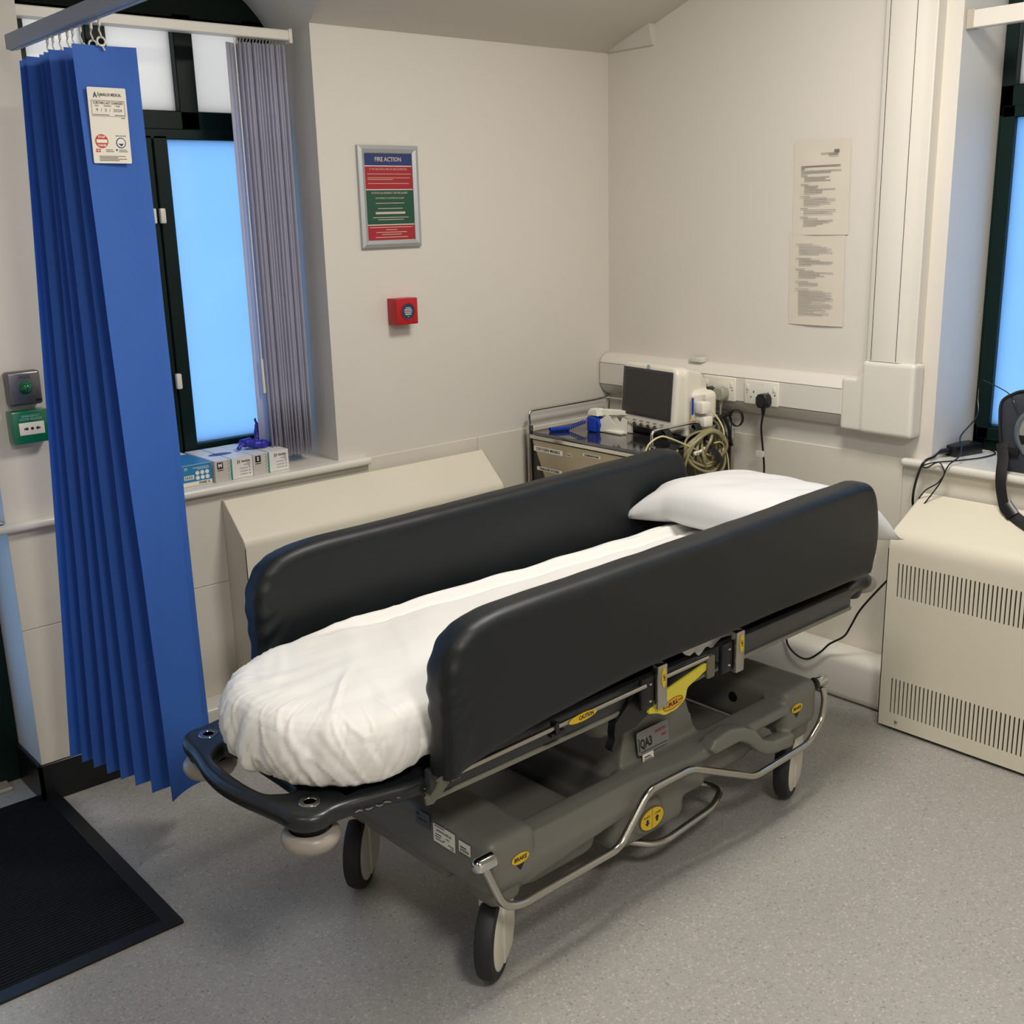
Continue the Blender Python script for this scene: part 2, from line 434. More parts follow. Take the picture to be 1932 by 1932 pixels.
# ------------------------------------------------------------------ windows
YW = .25
def window_back():
    root = bpy.data.objects.new('window_1', None); COL.objects.link(root); root.location = (-1.75, YW, SILL); struct(root)
    X = lambda x: x+1.75
    f = MB()
    y0, y1 = 0, .06
    zb, z1, z2, z3 = .0, 1.906-SILL, 1.990-SILL, 2.272-SILL
    def b(xa, xb, za, zc, d=0): f.box(X(xa), X(xb), y0+d, y1, za, zc, r=.003, seg=1)
    b(XL, -2.09, 0, z3); b(-1.41, XR, 0, z3); b(-1.79, -1.709, 0, z1+.01)
    b(XL, XR, 0, .085); b(XL, XR, z1, z2)
    b(-1.645, -1.582, z1+.01, z3); b(-1.918, -1.855, z1+.01, z3)
    # arched head of the frame
    pts = [(XL, z3-.01+SILL)]+[(XL+(XR-XL)*i/20, arch(XL+(XR-XL)*i/20)+.01) for i in range(21)]+[(XR, z3-.01+SILL)]
    f.prism([(X(a), c-SILL) for a, c in pts], -.06, 0, M=fr((0, 0, 0), (1, 0, 0), (0, 0, 1)))
    for xa, xb in ((-1.795, -1.752), (-1.748, -1.702)):   # meeting sashes
        f.box(X(xa), X(xb), -.012, .01, .05, z1+.01, r=.003, seg=1)
    f.box(X(XL+.04), X(XR-.04), -.012, .01, z1-.002, z1+.03, r=.003, seg=1)
    fr_ = f.build('window_frame', GREEN, root)
    g = MB()
    g.box(X(-2.09), X(-1.78), .03, .036, .08, z1+.002); g.box(X(-1.712), X(-1.40), .03, .036, .08, z1+.002)
    g.build('lower_pane', FROST, root)
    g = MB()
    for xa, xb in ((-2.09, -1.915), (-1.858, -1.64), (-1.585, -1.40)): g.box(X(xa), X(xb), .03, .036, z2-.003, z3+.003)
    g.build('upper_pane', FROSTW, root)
    for (x, z, h) in ((-1.747, 1.676, .046), (-1.777, 1.676, .046), (-1.75, 1.16, .05)):
        h_ = MB(); h_.box(X(x)-.009, X(x)+.009, -.03, -.012, z-SILL-h/2, z-SILL+h/2, r=.004, seg=2)
        h_.build('window_handle', WHITEP, root)
    return root
window_back()
def window_right():
    root = bpy.data.objects.new('window_2', None); COL.objects.link(root); root.location = (.26, -1.9, SILL); struct(root)
    f = MB(); Y = lambda y: y+1.9
    z1, z2, z3 = 1.905-SILL, 1.997-SILL, ZT-SILL
    def b(ya, yb, za, zc): f.box(0, .06, Y(ya), Y(yb), za, zc, r=.003, seg=1)
    b(-1.471, YR, 0, z3); b(YE, YE+.05, 0, z3); b(YE, YR, z1, z2); b(YE, YR, 0, .085); b(YE, YR, z3-.05, z3)
    b(-1.93, -1.87, 0, z3)
    f.box(-.012, .01, Y(-1.486), Y(-1.445), .04, z1+.03, r=.003, seg=1)
    f.box(-.012, .01, Y(-1.92), Y(-1.445), .04, .08, r=.003, seg=1)
    f.box(-.012, .01, Y(-1.92), Y(-1.445), z1-.005, z1+.03, r=.003, seg=1)
    f.build('window_frame', GREEN, root)
    g = MB()
    g.box(.03, .036, Y(-1.875), Y(-1.465), .08, z1+.002); g.box(.03, .036, Y(-2.31), Y(-1.925), .08, z1+.002)
    g.build('lower_pane', FROST, root)
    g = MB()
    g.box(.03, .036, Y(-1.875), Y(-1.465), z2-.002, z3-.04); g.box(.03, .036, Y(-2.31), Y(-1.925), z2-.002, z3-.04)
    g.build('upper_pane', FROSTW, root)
window_right()
# glazed door in the recess on the left
root = bpy.data.objects.new('door_1', None); COL.objects.link(root); root.location = (-2.9, .2, 0); struct(root)
f = MB()
for (xa, xb, za, zb) in ((-.5, -.42, 0, 2.15), (.42, .5, 0, 2.15), (-.5, .5, 2.07, 2.15), (-.42, .42, 0, .2), (-.42, .42, .95, 1.03)):
    f.box(xa, xb, 0, .07, za, zb, r=.003, seg=1)
f.build('door_frame', GREEN, root)
g = MB(); g.box(-.42, .42, .03, .036, .2, .95); g.box(-.42, .42, .03, .036, 1.03, 2.07); g.build('door_pane', FROST, root)
g = MB(); g.box(-.45, .45, -.06, 0, 0, .012, r=.003, seg=1); g.build('threshold', mat('threshold_strip', '#b9b3a2', .4, .3), root)

# ------------------------------------------------------------------ door mat
mt = thing('door_mat', 'large black ribbed entrance mat with smooth rubber edge lying by the doorway', 'mat', (-3.3, -.42, 0))
m = MB(); m.box(-1.1+.035, .942-.04, -.425+.04, .425, .001, .0085, r=.002, seg=1); pile = m.build('pile', mat_ribbed(), mt)
m = MB()
mo, mi = rrect(-1.1, -.425, .942, .46, .004), rrect(-1.06, -.385, .902, .42, .004)
m.add(curve_mesh([mo, mi], .003, .0005, 1), T(0, 0, .004)); m.build('rubber_border', mat('mat_rubber', '#0a0c0f', .45), mt)

# ------------------------------------------------------------------ heaters
def heater(label, o, rz, L, D, zt, zk, z0, slots, screw=False):
    t = thing('radiator_cover', label, 'radiator', o, rz, 'cream radiator covers under the windows')
    m = MB()
    prof = [(0, zt), (-.01, zt)]
    k = V((-D, zk, 0)); a = V((-.01, zt, 0)); b = V((-D, z0, 0))
    fl = fillet([a, k, b], .045 if slots else .018, 8)
    outer = [(p.x, p.y) for p in fl]
    # local frame: x = along length, y = out of wall (neg), z up
    Mx = fr((0, 0, 0), (0, 1, 0), (0, 0, 1))       # poly (y,z) extruded along +x
    th = .003
    # sloped top shell
    rows = [[(0, p[0], p[1]) for p in outer], [(L, p[0], p[1]) for p in outer]]
    if slots:
        # stop the shell where the slotted front panel begins
        cut = zk-.06
        top = [p for p in outer if p[1] > cut]+[(-D, cut)]
        m.grid([[(0, p[0], p[1]) for p in top], [(L, p[0], p[1]) for p in top]])
        holes = []
        for (za, zb, y0) in slots:
            n = int((L-.06)/.01375)
            for i in range(n):
                xx = y0+i*.01375
                if xx < L-.02: holes.append(rrect(xx-.0024, za, xx+.0024, zb, .0023, 2))
        fm = curve_mesh([[(0, z0), (L, z0), (L, cut), (0, cut)]]+holes, .002, 0)
        m.add(fm, fr((0, -D+.002, 0), (1, 0, 0), (0, 0, 1)))
    else:
        m.grid(rows)
    m.prism([(0, z0), (0, zt)]+outer, 0, .003, M=Mx)
    m.prism([(0, z0), (0, zt)]+outer, L-.003, L, M=Mx)
    m.build('casing', CREAM, t, ang=30)
    if slots:
        m = MB(); m.box(.01, L-.01, -D+.03, -.02, z0+.01, cut); m.build('dark_interior_block', mat('heater_inside', '#3a372f', .8), t)  # dark block behind the slots, standing in for the shaded interior
    if screw:
        m = MB(); m.lathe([(0, .004), (.004, .0035), (.006, 0)], fr((.065, -D, .035), (1, 0, 0), (0, 0, 1)), 12); m.build('screw', STEEL, t)
    return t
heater('cream sloping-topped radiator cover under the left window, behind the trolley', (-1.754, -.0045, 0), 0, 1.06, .13, .805, .69, .09, None)
heater('cream slotted radiator cover under the right-hand window', (-.0045, -1.417, 0), -PI/2, .95, .2, .754, .655, .012,
       [(.060, .182, .0425), (.455, .568, .0395)], True)

# ------------------------------------------------------------------ dado trunking
t = thing('dado_trunking', 'white dado trunking running along the right wall and rising beside the window', 'trunking', (0, 0, 1.02))
m = MB()
def trprof(d=.058):   # (x out, z) curved lids top and bottom
    return [(0, .083), (-.016, .083), (-.03, .078), (-.048, .064), (-d, .048), (-d, -.041), (-.048, -.058), (-.034, -.074), (-.018, -.083), (0, -.083)]
z = .0
pr = trprof()
rows = [[(p[0], y, p[1]) for p in pr] for y in (-.004, -1.13)]
m.grid(rows)
for y in (-.004, -1.13):
    pass
m.prism([(p[0], p[1]) for p in pr], 0, .002, M=fr((0, -.006, 0), (1, 0, 0), (0, 0, 1)))
m.build('trunking_body', PLAS, t, ang=25)
m = MB(); m.box(-.0595, -.05, -1.128, -.006, -.0385, .0455, r=.001, seg=1); m.build('lid', PLAS, t)
m = MB(); m.box(-.0588, -.05, -1.129, -.005, .0455, .0470); m.box(-.0588, -.05, -1.129, -.005, -.040, -.0385); m.build('lid_seam', mat('seam_shadow', '#2b2824', .8), t)
# outlet box
m = MB()
m.box(-.064, 0, -1.387, -1.200, -.090, .147, r=.012, seg=4)
m.box(-.0605, 0, -1.26, -1.125, -.088, .086, r=.010, seg=4)
m.hull([(-.06, -1.215, .105), (-.06, -1.20, .105), (-.06, -1.20, .05), (-.06, -1.165, .06), (-.01, -1.215, .115), (-.01, -1.165, .086)])
cb_ = m.build('corner_box', PLAS, t, ang=30); remesh(cb_, .004, 3)

# vertical leg
m = MB()
yv0, yv1 = -1.19, -1.375
vp = [(0, yv0), (-.018, yv0), (-.034, yv0-.006), (-.05, yv0-.018), (-.058, yv0-.036), (-.058, yv1+.052), (-.05, yv1+.034), (-.048, yv1+.02), (-.048, yv1+.004), (-.045, yv1), (0, yv1)]
m.grid([[(x, y, zz) for x, y in vp] for zz in (.147, 1.72)])
m.build('vertical_section', PLAS, t, ang=25)
m = MB()
m.box(-.0592, -.05, -1.2290, -1.2275, .15, 1.72); m.box(-.0592, -.05, -1.3165, -1.315, .15, 1.72)
m.build('lid_seam', MATS['seam_shadow'], t)
# small plastic clip standing on the trunking
m = MB(); m.box(-.045, -.012, -.52, -.46, 0, .018, r=.003); m.box(-.03, -.02, -.46, -.445, .01, .014)
o = m.build('cable_clip', PVC, None, loc=(0, 0, 0)); o.location = (0, 0, 1.1035)
tag(o, 'small translucent plastic clip on top of the dado trunking', 'clip')

# double sockets
def socket(y, label):
    t = thing('double_socket', label, 'socket', (-.0595, y, 1.0215), 0, 'double sockets on the dado trunking')
    m = MB(); m.box(-.009, 0, -.073, .073, -.043, .043, r=.0035, seg=3); m.build('faceplate', WHITEP, t)
    for s in (-1, 1):
        m = MB(); m.box(-.0125, -.008, s*.057-.0055, s*.057+.0055, .008, .027, r=.0015); m.build('switch', WHITEP, t)
        m = MB(); m.lathe([(0, .001), (.003, .0008), (.003, 0)], fr((-.009, s*.0603, 0-.002), (0, -1, 0), (0, 0, 1)), 10); m.build('screw', STEEL, t)
        m = MB()
        yc = s*.031
        m.box(-.0094, -.006, yc-.002, yc+.002, -.002, .006); m.box(-.0094, -.006, yc-.014, yc-.008, -.019, -.0155); m.box(-.0094, -.006, yc+.008, yc+.014, -.019, -.0155)
        m.build('pin_holes', BLACKP, t)
    m = MB(); m.box(-.0094, -.008, -.014, .014, .030, .036); m.build('maker_mark', PRINTW, t)
    return t
socket(-.624, 'double white wall socket with a black and a grey plug in it')
socket(-.810, 'double white wall socket next to the trunking corner, one outlet empty')
def plug(name, y, z, m_, label, sticker, cable, cm, rnd=False):
    t = thing(name, label, 'plug', (-.071, y, z), 0, 'plugs in the wall sockets')
    b = MB()
    pr = [(0, .024), (.016, .021), (.024, .008), (.024, -.012), (.014, -.026), (-.014, -.026), (-.024, -.012), (-.024, .008), (-.016, .021)]
    if rnd: pr = [(.025*math.cos(a*PI/10), -.002+.026*math.sin(a*PI/10)) for a in range(20)]
    b.add(curve_mesh([pr], .012, .006, 3), fr((-.018, 0, 0), (0, -1, 0), (0, 0, 1)))
    b.tube([(-.018, 0, -.022), (-.018, 0, -.045), (-.018, 0, -.055)], [.009, .006, .004], 12)
    b.build('plug_body', m_, t)
    if sticker:
        s = MB(); s.box(-.030, -.008, .0155, .0262, -.016, .014, r=.002); s.build('test_label', mat('green_white_label', '#b9d3bd', .5), t)
        s = MB(); s.box(-.028, -.010, .0263, .0266, .004, .010); s.box(-.028, -.010, .0263, .0266, -.012, -.010); s.build('label_print', GREENP, t)
    if cable:
        c = MB(); c.tube(spline(cable, 8), .0032, 8); c.build('flex', cm, t)
    return t
G2 = mat('grey_plug_plastic', '#9d9b8c', .45)
plug('power_plug', -.594, 1.004, BLACKP, 'rounded black plug half hidden by the vital signs monitor', False, [(-.018, 0, -.05), (-.016, .005, -.12), (-.01, .02, -.3)], BLACKP, True)
plug('power_plug', -.650, 1.008, G2, 'grey plug with green test sticker in the left-hand socket', True, [(-.018, 0, -.05), (-.018, 0, -.1), (-.012, -.005, -.3)], G2)
pb = plug('power_plug', -.838, 1.002, BLACKP, 'black plug with white test sticker in the right-hand socket', True, None, None)
c = MB()
P = [(-.018, 0, -.05), (-.015, .008, -.10), (-.012, 0, -.18), (-.012, -.008, -.26), (-.02, -.01, -.45), (-.05, -.05, -.68), (-.068, -.155, -.80), (-.069, -.178, -.852), (-.069, -.219, -.880), (-.069, -.263, -.879), (-.069, -.311, -.839), (-.069, -.345, -.800), (-.069, -.398, -.758), (-.069, -.422, -.715), (-.069, -.449, -.657), (-.067, -.485, -.602), (-.05, -.541, -.521), (.03, -.563, -.46), (.045, -.56, -.36), (.036, -.557, -.29)]
c.tube(spline(P, 8), .0036, 8); c.build('power_flex', BLACKP, pb)
c = MB(); c.box(-.032, -.020, -.012, .016, -.2, -.18); c.build('flag_label', PVC, pb)

# ------------------------------------------------------------------ wall things
t = thing('fire_notice', 'silver snap frame holding the red, green and blue FIRE ACTION notice', 'sign', (-1.0511, 0, 1.720))
m = MB()
W_, H_ = .240, .327
for (a, b, c_, d) in (((-W_/2, H_/2), (W_/2, H_/2), (W_/2-.024, H_/2-.024), (-W_/2+.024, H_/2-.024)),
                      ((-W_/2, -H_/2), (W_/2, -H_/2), (W_/2-.024, -H_/2+.024), (-W_/2+.024, -H_/2+.024)),
                      ((-W_/2, -H_/2), (-W_/2, H_/2), (-W_/2+.024, H_/2-.024), (-W_/2+.024, -H_/2+.024)),
                      ((W_/2, -H_/2), (W_/2, H_/2), (W_/2-.024, H_/2-.024), (W_/2-.024, -H_/2+.024))):
    q = [V((p[0], 0, p[1])) for p in (a, b, c_, d)]
    mid = [(q[0]+q[3])/2, (q[1]+q[2])/2]
    m.grid([[q[0]+V((0, -.001, 0)), q[1]+V((0, -.001, 0))], [q[0]+V((0, -.012, 0)), q[1]+V((0, -.012, 0))],
            [mid[0]+V((0, -.0165, 0)), mid[1]+V((0, -.0165, 0))],
            [q[3]+V((0, -.011, 0)), q[2]+V((0, -.011, 0))], [q[3]+V((0, -.006, 0)), q[2]+V((0, -.006, 0))]])
m.build('snap_frame', ALU, t, ang=25)
m = MB(); m.box(-.1, .1, -.007, -.001, -.143, .143); m.build('backing_sheet', OFFW, t)
def flat(t, name, x0, x1, z0, z1, y, mt_): m = MB(); m.box(x0, x1, y-.0006, y, z0, z1); return m.build(name, mt_, t)
flat(t, 'blue_band', -.0955, .0955, .100, .138, -.0071, NAVY)
flat(t, 'upper_red_band', -.0955, .0955, .025, .097, -.0071, REDP)
flat(t, 'green_band', -.0955, .0955, -.088, .022, -.0071, GREENP)
flat(t, 'lower_red_band', -.0955, .0955, -.139, -.091, -.0071, REDP)
m = MB()
FA = fr((0, -.0079, 0), (1, 0, 0), (0, 0, 1))
def tx(m, s, size, x, z, w=None, F=FA, bold=.0): m.add(text_mesh(s, size, w=w, bold=bold), F @ T(x, z, 0))
tx(m, 'FIRE ACTION', .019, 0, .119, .105, bold=.0003)
tx(m, 'IF YOU DISCOVER A FIRE OR ONE IS SUSPECTED', .0085, 0, .088, .15)
for z_, wd in ((.073, .175), (.061, .17), (.0555, .10), (.043, .165)): m.box(-.085, -.085+wd, -.0085, -.0078, z_-.0008, z_+.0008)
tx(m, 'ACTION ON HEARING THE FIRE ALARM', .0095, 0, .0125, .145)
tx(m, 'ON HEARING A CONTINUOUS ALARM', .008, 0, -.004, .115)
for z_, a in ((-.02, .058), (-.037, .05), (-.066, .072), (-.073, .052)): m.box(-a, a, -.0085, -.0078, z_-.001, z_+.001)
for z_, a in ((-.098, .088), (-.106, .022), (-.114, .062), (-.121, .04), (-.130, .066)): m.box(-a, a, -.0085, -.0078, z_-.001, z_+.001)
m.box(-.06, .06, -.0083, -.0078, -.055, -.048)
m.build('printed_text', mat('sign_lettering', '#c9b9a6', .5), t, smooth=False)

t = thing('fire_call_point', 'square red break-glass fire alarm box below the FIRE ACTION notice', 'fire alarm', (-1.0355, .0015, 1.3434))
m = MB(); m.box(-.044, .044, -.056, 0, -.044, .044, r=.003, seg=2); m.build('housing', RED, t)
Fc = fr((.002, -.0565, 0), (1, 0, 0), (0, 0, 1))
m = MB(); m.lathe([(.0290, 0), (.0290, .0022), (.0268, .0022), (.0263, .0004)], Fc); m.build('lens_ring', RED, t)
m = MB(); m.lathe([(0, .0008), (.0262, .0008), (.0262, 0)], Fc); m.build('glass_disc', mat('disc_navy', '#27354f', .3), t)
m = MB()
for k, a in enumerate((.010, .015, .016, .015, .011)): m.box(-a, a, .012-.0052*k-.001, .012-.0052*k+.001, 0, .0003, M=Fc @ T(0, 0, .001))
m.add(text_mesh('BREAK GLASS', .0048, w=.026), Fc @ T(0, -.0105, .0012)); m.add(text_mesh('H', .007), Fc @ T(0, -.0175, .0012))
m.build('printed_text', PRINTW, t, smooth=False)
m = MB(); m.lathe([(0, .001), (.0015, .001), (.0015, 0)], fr((.002, -.056, -.037), (1, 0, 0), (0, 0, 1)), 8); m.build('key_hole', BLACKP, t)

t = thing('exit_button_unit', 'brushed steel box with domed green push button on the left wall pier', 'push button', (-2.308, 0, 1.229))
m = MB(); m.box(-.044, .044, -.036, 0, -.046, .046, r=.007, seg=3); m.build('steel_housing', mat('dark_brushed_steel', '#7d7a78', .35, .9, var=.06, vscale=30), t)
m = MB(); m.lathe([(0, .016), (.007, .0145), (.013, .009), (.0165, .002), (.0185, 0)], fr((.002, -.036, .002), (1, 0, 0), (0, 0, 1))); m.build('green_dome', mat('green_dome', '#05633e', .12, coat=.6), t)
for s in (-1, 1):
    m = MB(); m.lathe([(0, .0015), (.002, .001), (.0025, 0)], fr((.002+s*.028, -.036, .002), (1, 0, 0), (0, 0, 1)), 10); m.build('screw', CHROME, t)
m = MB(); m.add(text_mesh('PRESS', .012), fr((.002, -.0364, .03), (1, 0, 0), (0, 0, 1))); m.add(text_mesh('TO EXIT', .012), fr((.002, -.0364, -.028), (1, 0, 0), (0, 0, 1))); m.build('printed_text', mat('green_letters', '#0d4a4a', .5), t, smooth=False)
m = MB(); m.box(.024, .04, -.0368, -.035, -.038, -.031); m.build('name_tab', BLACKP, t)
t = thing('door_release_box', 'green emergency door release box under the steel push button', 'call point', (-2.3085, 0, 1.125))
GB = mat('green_box_plastic', '#0a6b4a', .25, coat=.3)
m = MB(); m.box(-.049, .049, -.045, 0, -.046, .044, r=.004, seg=2); m.build('housing', GB, t)
m = MB(); m.box(-.032, .035, -.0465, -.044, -.022, .012, r=.001); m.build('white_panel', WHITEP, t)
Fg = fr((0, -.0468, 0), (1, 0, 0), (0, 0, 1))
m = MB()
ar = [(-.006, .0022), (0, .0022), (0, .0055), (.0065, 0), (0, -.0055), (0, -.0022), (-.006, -.0022)]
m.prism([(a-.0135, b-.005) for a, b in ar], 0, .0003, Fg); m.prism([(-a+.0175, b-.005) for a, b in ar][::-1], 0, .0003, Fg); m.prism(ell(.002, -.005, .0042, .0042, 20), 0, .0003, Fg)
m.build('arrow_symbols', PRINTK, t, smooth=False)
m = MB(); m.add(text_mesh('EMERGENCY', .0085), fr((.002, -.0454, .029), (1, 0, 0), (0, 0, 1))); m.add(text_mesh('DOOR RELEASE', .0085), fr((.002, -.0454, .021), (1, 0, 0), (0, 0, 1))); m.build('printed_text', mat('pale_green_print', '#9cc2ae', .5), t, smooth=False)

# laminated sheets
def sheetpaper(y, z, dy, label, blocks, logo):
    W, H = .216, .300
    t = thing('laminated_notice', label, 'notice', (-.001, y, z), 0, 'laminated typed notices on the right wall')
    m = MB(); rows = []
    for j in range(13):
        r = []
        for i in range(9):
            a = i/8-.5; b = .5-j/12
            bulge = .002+.0035*(1-(2*a)**2)*(abs(math.sin(5*b+1)))+.0015*noise.noise(V((a*6, b*6, z)))
            r.append((-bulge, -a*W+dy*(b)*1.0, b*H))
        rows.append(r)
    m.grid(rows)
    m.build('sheet', PAPER, t, ang=180, norm=False)
    F = fr((-.0082, 0, 0), (0, -1, 0), (0, 0, 1))
    m = MB()
    for (x0, x1, zz, h) in blocks: m.box(x0+dy*-zz/H, x1+dy*-zz/H, zz-h*.32, zz+h*.32, 0, .0003, M=F)
    if logo:
        m.box(.048, .067, .112, .119, 0, .0004, M=F)
    m.build('printed_text', PRINTG if not logo else mat('print_dark_grey', '#7b7771', .6), t, smooth=False)
    return t
random.seed(3)
B1 = [(-.0, .065, .1085, .0028), (.03, .065, .1055, .0028), (.03, .066, .101, .002), (-.075, .075, .070, .0045), (-.075, -.06, .0625, .004), (-.075, .078, .055, .0025), (-.075, .04, .0495, .0025)]
zz = .041
for n in (3, 5, 5, 3, 5):
    B1.append((-.075, -.075+random.uniform(.022, .036), zz, .0025)); zz -= .006
    for k in range(n):
        B1.append((-.062, -.062+random.uniform(.05, .135), zz, .0023)); zz -= .0053
    zz -= .006
B2 = []; zz = .118
for n in (6, 4, 5, 2, 16):
    B2.append((-.078, -.078+random.uniform(.03, .07), zz, .0025)); zz -= .0055
    for k in range(n):
        B2.append((-.066, -.066+random.uniform(.04, .14), zz, .0023)); zz -= .0053
    zz -= .009
sheetpaper(-.976, 1.711, .006, 'upper laminated typed notice with letterhead stuck on the right wall', B1, True)
sheetpaper(-.972, 1.413, .008, 'lower laminated typed notice without letterhead stuck on the right wall', B2, False)

# ------------------------------------------------------------------ curtain track, curtain, blinds
t = thing('curtain_track', 'grey ceiling curtain track carrying the blue disposable curtain', 'curtain track', (-2.243, 0, 2.084))
m = MB(); m.box(-.014, .014, -2.6, -.09, 0, .036, r=.002, seg=1); m.box(-.004, .004, -2.6, -.09, -.0015, .002); m.build('rail', TRACK, t)
for yy in (-1.3, -2.3):
    m = MB(); m.cyl((0, yy, .036), (0, yy, ZC-2.084), .008); m.build('hanger_rod', WHITEP, t)
t = thing('privacy_curtain', 'blue pleated disposable privacy curtain gathered at the end of its track', 'curtain', (-2.243, -.45, 0))
NF = 6; NT = 8; O_ = V((-2.243, -.45, 0))
ZTOP, ZBOT = 2.028, .205
def tips():
    Lp, Rp = [], []
    for i in range(NT):
        k = i/(NT-1)
        e = k**.85
        Lp.append((V((-2.303-.015*e+.008*math.sin(i*2.1), -.648+.31*e, 0)), V((-2.267-.105*e, -.632+.44*e, 0))))
        Rp.append((V((-2.163-.012*k+.01*math.sin(i*1.7), -.655+.31*e-.012*(i > 0), 0)), V((-2.085-.13*min(1, k*3) if i else -2.085, -.487 if i == 0 else -.66+.44*e-.0, 0))))
    return Lp, Rp
Lp, Rp = tips()
seq = []
for i in range(NT): seq += [Rp[i], Lp[i]]
rows = []
NZ = 46
for j in range(NZ+1):
    tt = j/NZ; row = []
    for k, (a, b) in enumerate(seq):
        p = a.lerp(b, tt**1.1)
        p.x += .004*noise.noise(V((k*1.3, tt*3, 0)))*tt; p.y += .005*noise.noise(V((k*2.3, tt*3, 5)))*tt
        row.append(p)
    full = []
    for k in range(len(row)-1):
        for s in range(6):
            u = s/6; q = row[k].lerp(row[k+1], u)
            d = (row[k+1]-row[k]); nrm = V((-d.y, d.x, 0)).normalized()
            q += nrm*(.012*math.sin(PI*u)*(1 if k % 2 else -1)*(1 if k else .3)+.0022*noise.noise(V((k*3+u*2, tt*7, 2))))
            full.append(q)
    full.append(row[-1])
    zb = ZBOT
    pts = []
    for k, q in enumerate(full):
        zt = ZTOP
        if k < 7: zb = ZBOT-.055*(abs(k-6)/6 < 2)*(1-abs(k-5)/6 if k <= 6 else 0)*0
        z = zt+(zb-zt)*tt
        pts.append(V((q.x, q.y, z))-O_)
    rows.append(pts)
m = MB(); m.grid(rows); cur = m.build('curtain_cloth', CURT, t, ang=25, norm=False)
# white care label on the leading panel
A0, A1 = Rp[0], Lp[0]
def cp(u, z):  # point on leading panel, u 0 (right) .. 1 (left)
    tt = (ZTOP-z)/(ZTOP-ZBOT); a = A0[0].lerp(A0[1], tt**1.1); b = A1[0].lerp(A1[1], tt**1.1); q = a.lerp(b, u); return V((q.x, q.y, z))-O_
o1 = cp(.58, 1.863); ux = (cp(.3, 1.863)-cp(.9, 1.863)).normalized(); vz = (cp(.58, 1.94)-cp(.58, 1.78)).normalized()
FL = fr(o1, ux, vz); FL = fr(o1+V(FL.col[2][:3])*.0035, ux, vz)
lab = MB(); lab.prism(rrect(-.0435, -.079, .0435, .079, .003), 0, .0008, FL); lb = lab.build('care_label', OFFW, t)
F2 = FL @ T(0, 0, .001)
m = MB(); tx(m, 'MARLUX MEDICAL', .0085, .008, .064, .048, F2, .0002); tx(m, 'CURTAIN LAST CHANGED', .0075, .001, .047, .068, F2, .0001)
m.box(-.037, .038, .0515, .0523, 0, .0003, M=F2)
for (x0, y0, x1, y1) in ((-.037, .0195, -.0364, .052), (.0374, .0195, .038, .052), (-.037, .0195, .038, .0201)): m.box(x0, x1, y0, y1, 0, .0003, M=F2)
tx(m, 'DAY', .0045, -.025, .041, None, F2); tx(m, 'MONTH', .0045, -.001, .041, None, F2); tx(m, 'YEAR', .0045, .022, .041, None, F2)
tx(m, '9  /  3  /  2024', .009, .002, .032, .058, F2)
for (x0, x1, y) in ((-.035, .002, .0225), (.014, .036, .0225), (.028, .037, .0165), (-.014, .002, -.0505), (-.014, .004, -.054), (.016, .034, -.0505), (.016, .036, -.054), (-.03, .03, -.064), (-.03, .012, -.067), (-.03, .032, -.070), (-.03, .015, -.073)): m.box(x0, x1, y-.0006, y+.0006, 0, .0003, M=F2)
tx(m, 'PROTECTED WITH', .0035, .023, -.021, .024, F2)
m.build('label_print', mat('label_ink', '#56524e', .6), lb, smooth=False)
m = MB(); m.prism([(-.0315, .058), (-.027, .0705), (-.0225, .058), (-.0245, .058), (-.027, .063), (-.029, .058)], 0, .0003, F2); m.build('navy_emblem', NAVY, lb, smooth=False); m = MB(); m.prism(ell(.022, -.0355, .0112, .0112), 0, .0003, F2); m.build('round_emblem', NAVY, lb, smooth=False)
m = MB(); m.prism([(-.0225, .060), (-.0195, .0705), (-.0155, .058), (-.0175, .058), (-.0195, .063)], 0, .0003, F2); m.build('green_emblem', mat('olive_print', '#7f9a3a', .5), lb, smooth=False)
m = MB(); m.prism(ell(.022, -.0355, .0092, .0092), 0.0003, .0005, F2); m.build('emblem_white', PRINTW, lb, smooth=False)
m = MB(); m.prism([(.0155, -.037), (.0285, -.037), (.022, -.043)], .0005, .0008, F2); m.prism(ell(.011, -.0505, .002, .002, 12), 0, .0004, F2); m.build('emblem_drop', NAVY, lb, smooth=False)
m = MB(); m.prism(ell(-.0215, -.0325, .0145, .0145), 0, .0004, F2); m.box(-.036, -.026, -.0555, -.0485, 0, .0003, M=F2); m.build('red_stop_disc', mat('stop_red', '#c23a34', .5), lb, smooth=False)
m = MB(); m.box(-.0335, -.0095, -.036, -.029, .0004, .0006, M=F2); tx(m, 'STOP', .0065, -.0215, -.024, None, F2 @ T(0, 0, .0006), .0002); tx(m, 'THINK', .0065, -.0215, -.0415, None, F2 @ T(0, 0, .0006), .0002); m.box(-.036, -.026, -.0525, -.0515, .0003, .0005, M=F2); m.box(-.0315, -.0305, -.0555, -.0485, .0003, .0005, M=F2); m.build('stop_lettering', PRINTW, lb, smooth=False)
# hooks
hk = []
for i in range(NF+2):
    for (pp, dx) in ((Rp[i][0].lerp(Lp[i][0], .5), 0),):
        q = V((pp.x*.4-2.243*.6, pp.y, 0))-O_
        m = MB()
        m.tube([(q.x, q.y, 2.083), (q.x, q.y, 2.068)], .0035, 6)
        m.tube(spline([(q.x, q.y, 2.068), (q.x, q.y+.006, 2.06), (q.x, q.y, 2.052), (q.x, q.y-.004, 2.045)], 5), .0018, 6)
        m.tube([(q.x+.009*math.cos(a*PI/6), q.y, 2.036+.009*math.sin(a*PI/6)) for a in range(12)], .0022, 6, closed=True)
        m.tube([(q.x, q.y, 2.03), (pp.x+2.243, pp.y+.45, 2.018)], .0018, 6)
        m.build('hook', WHITEP, t)

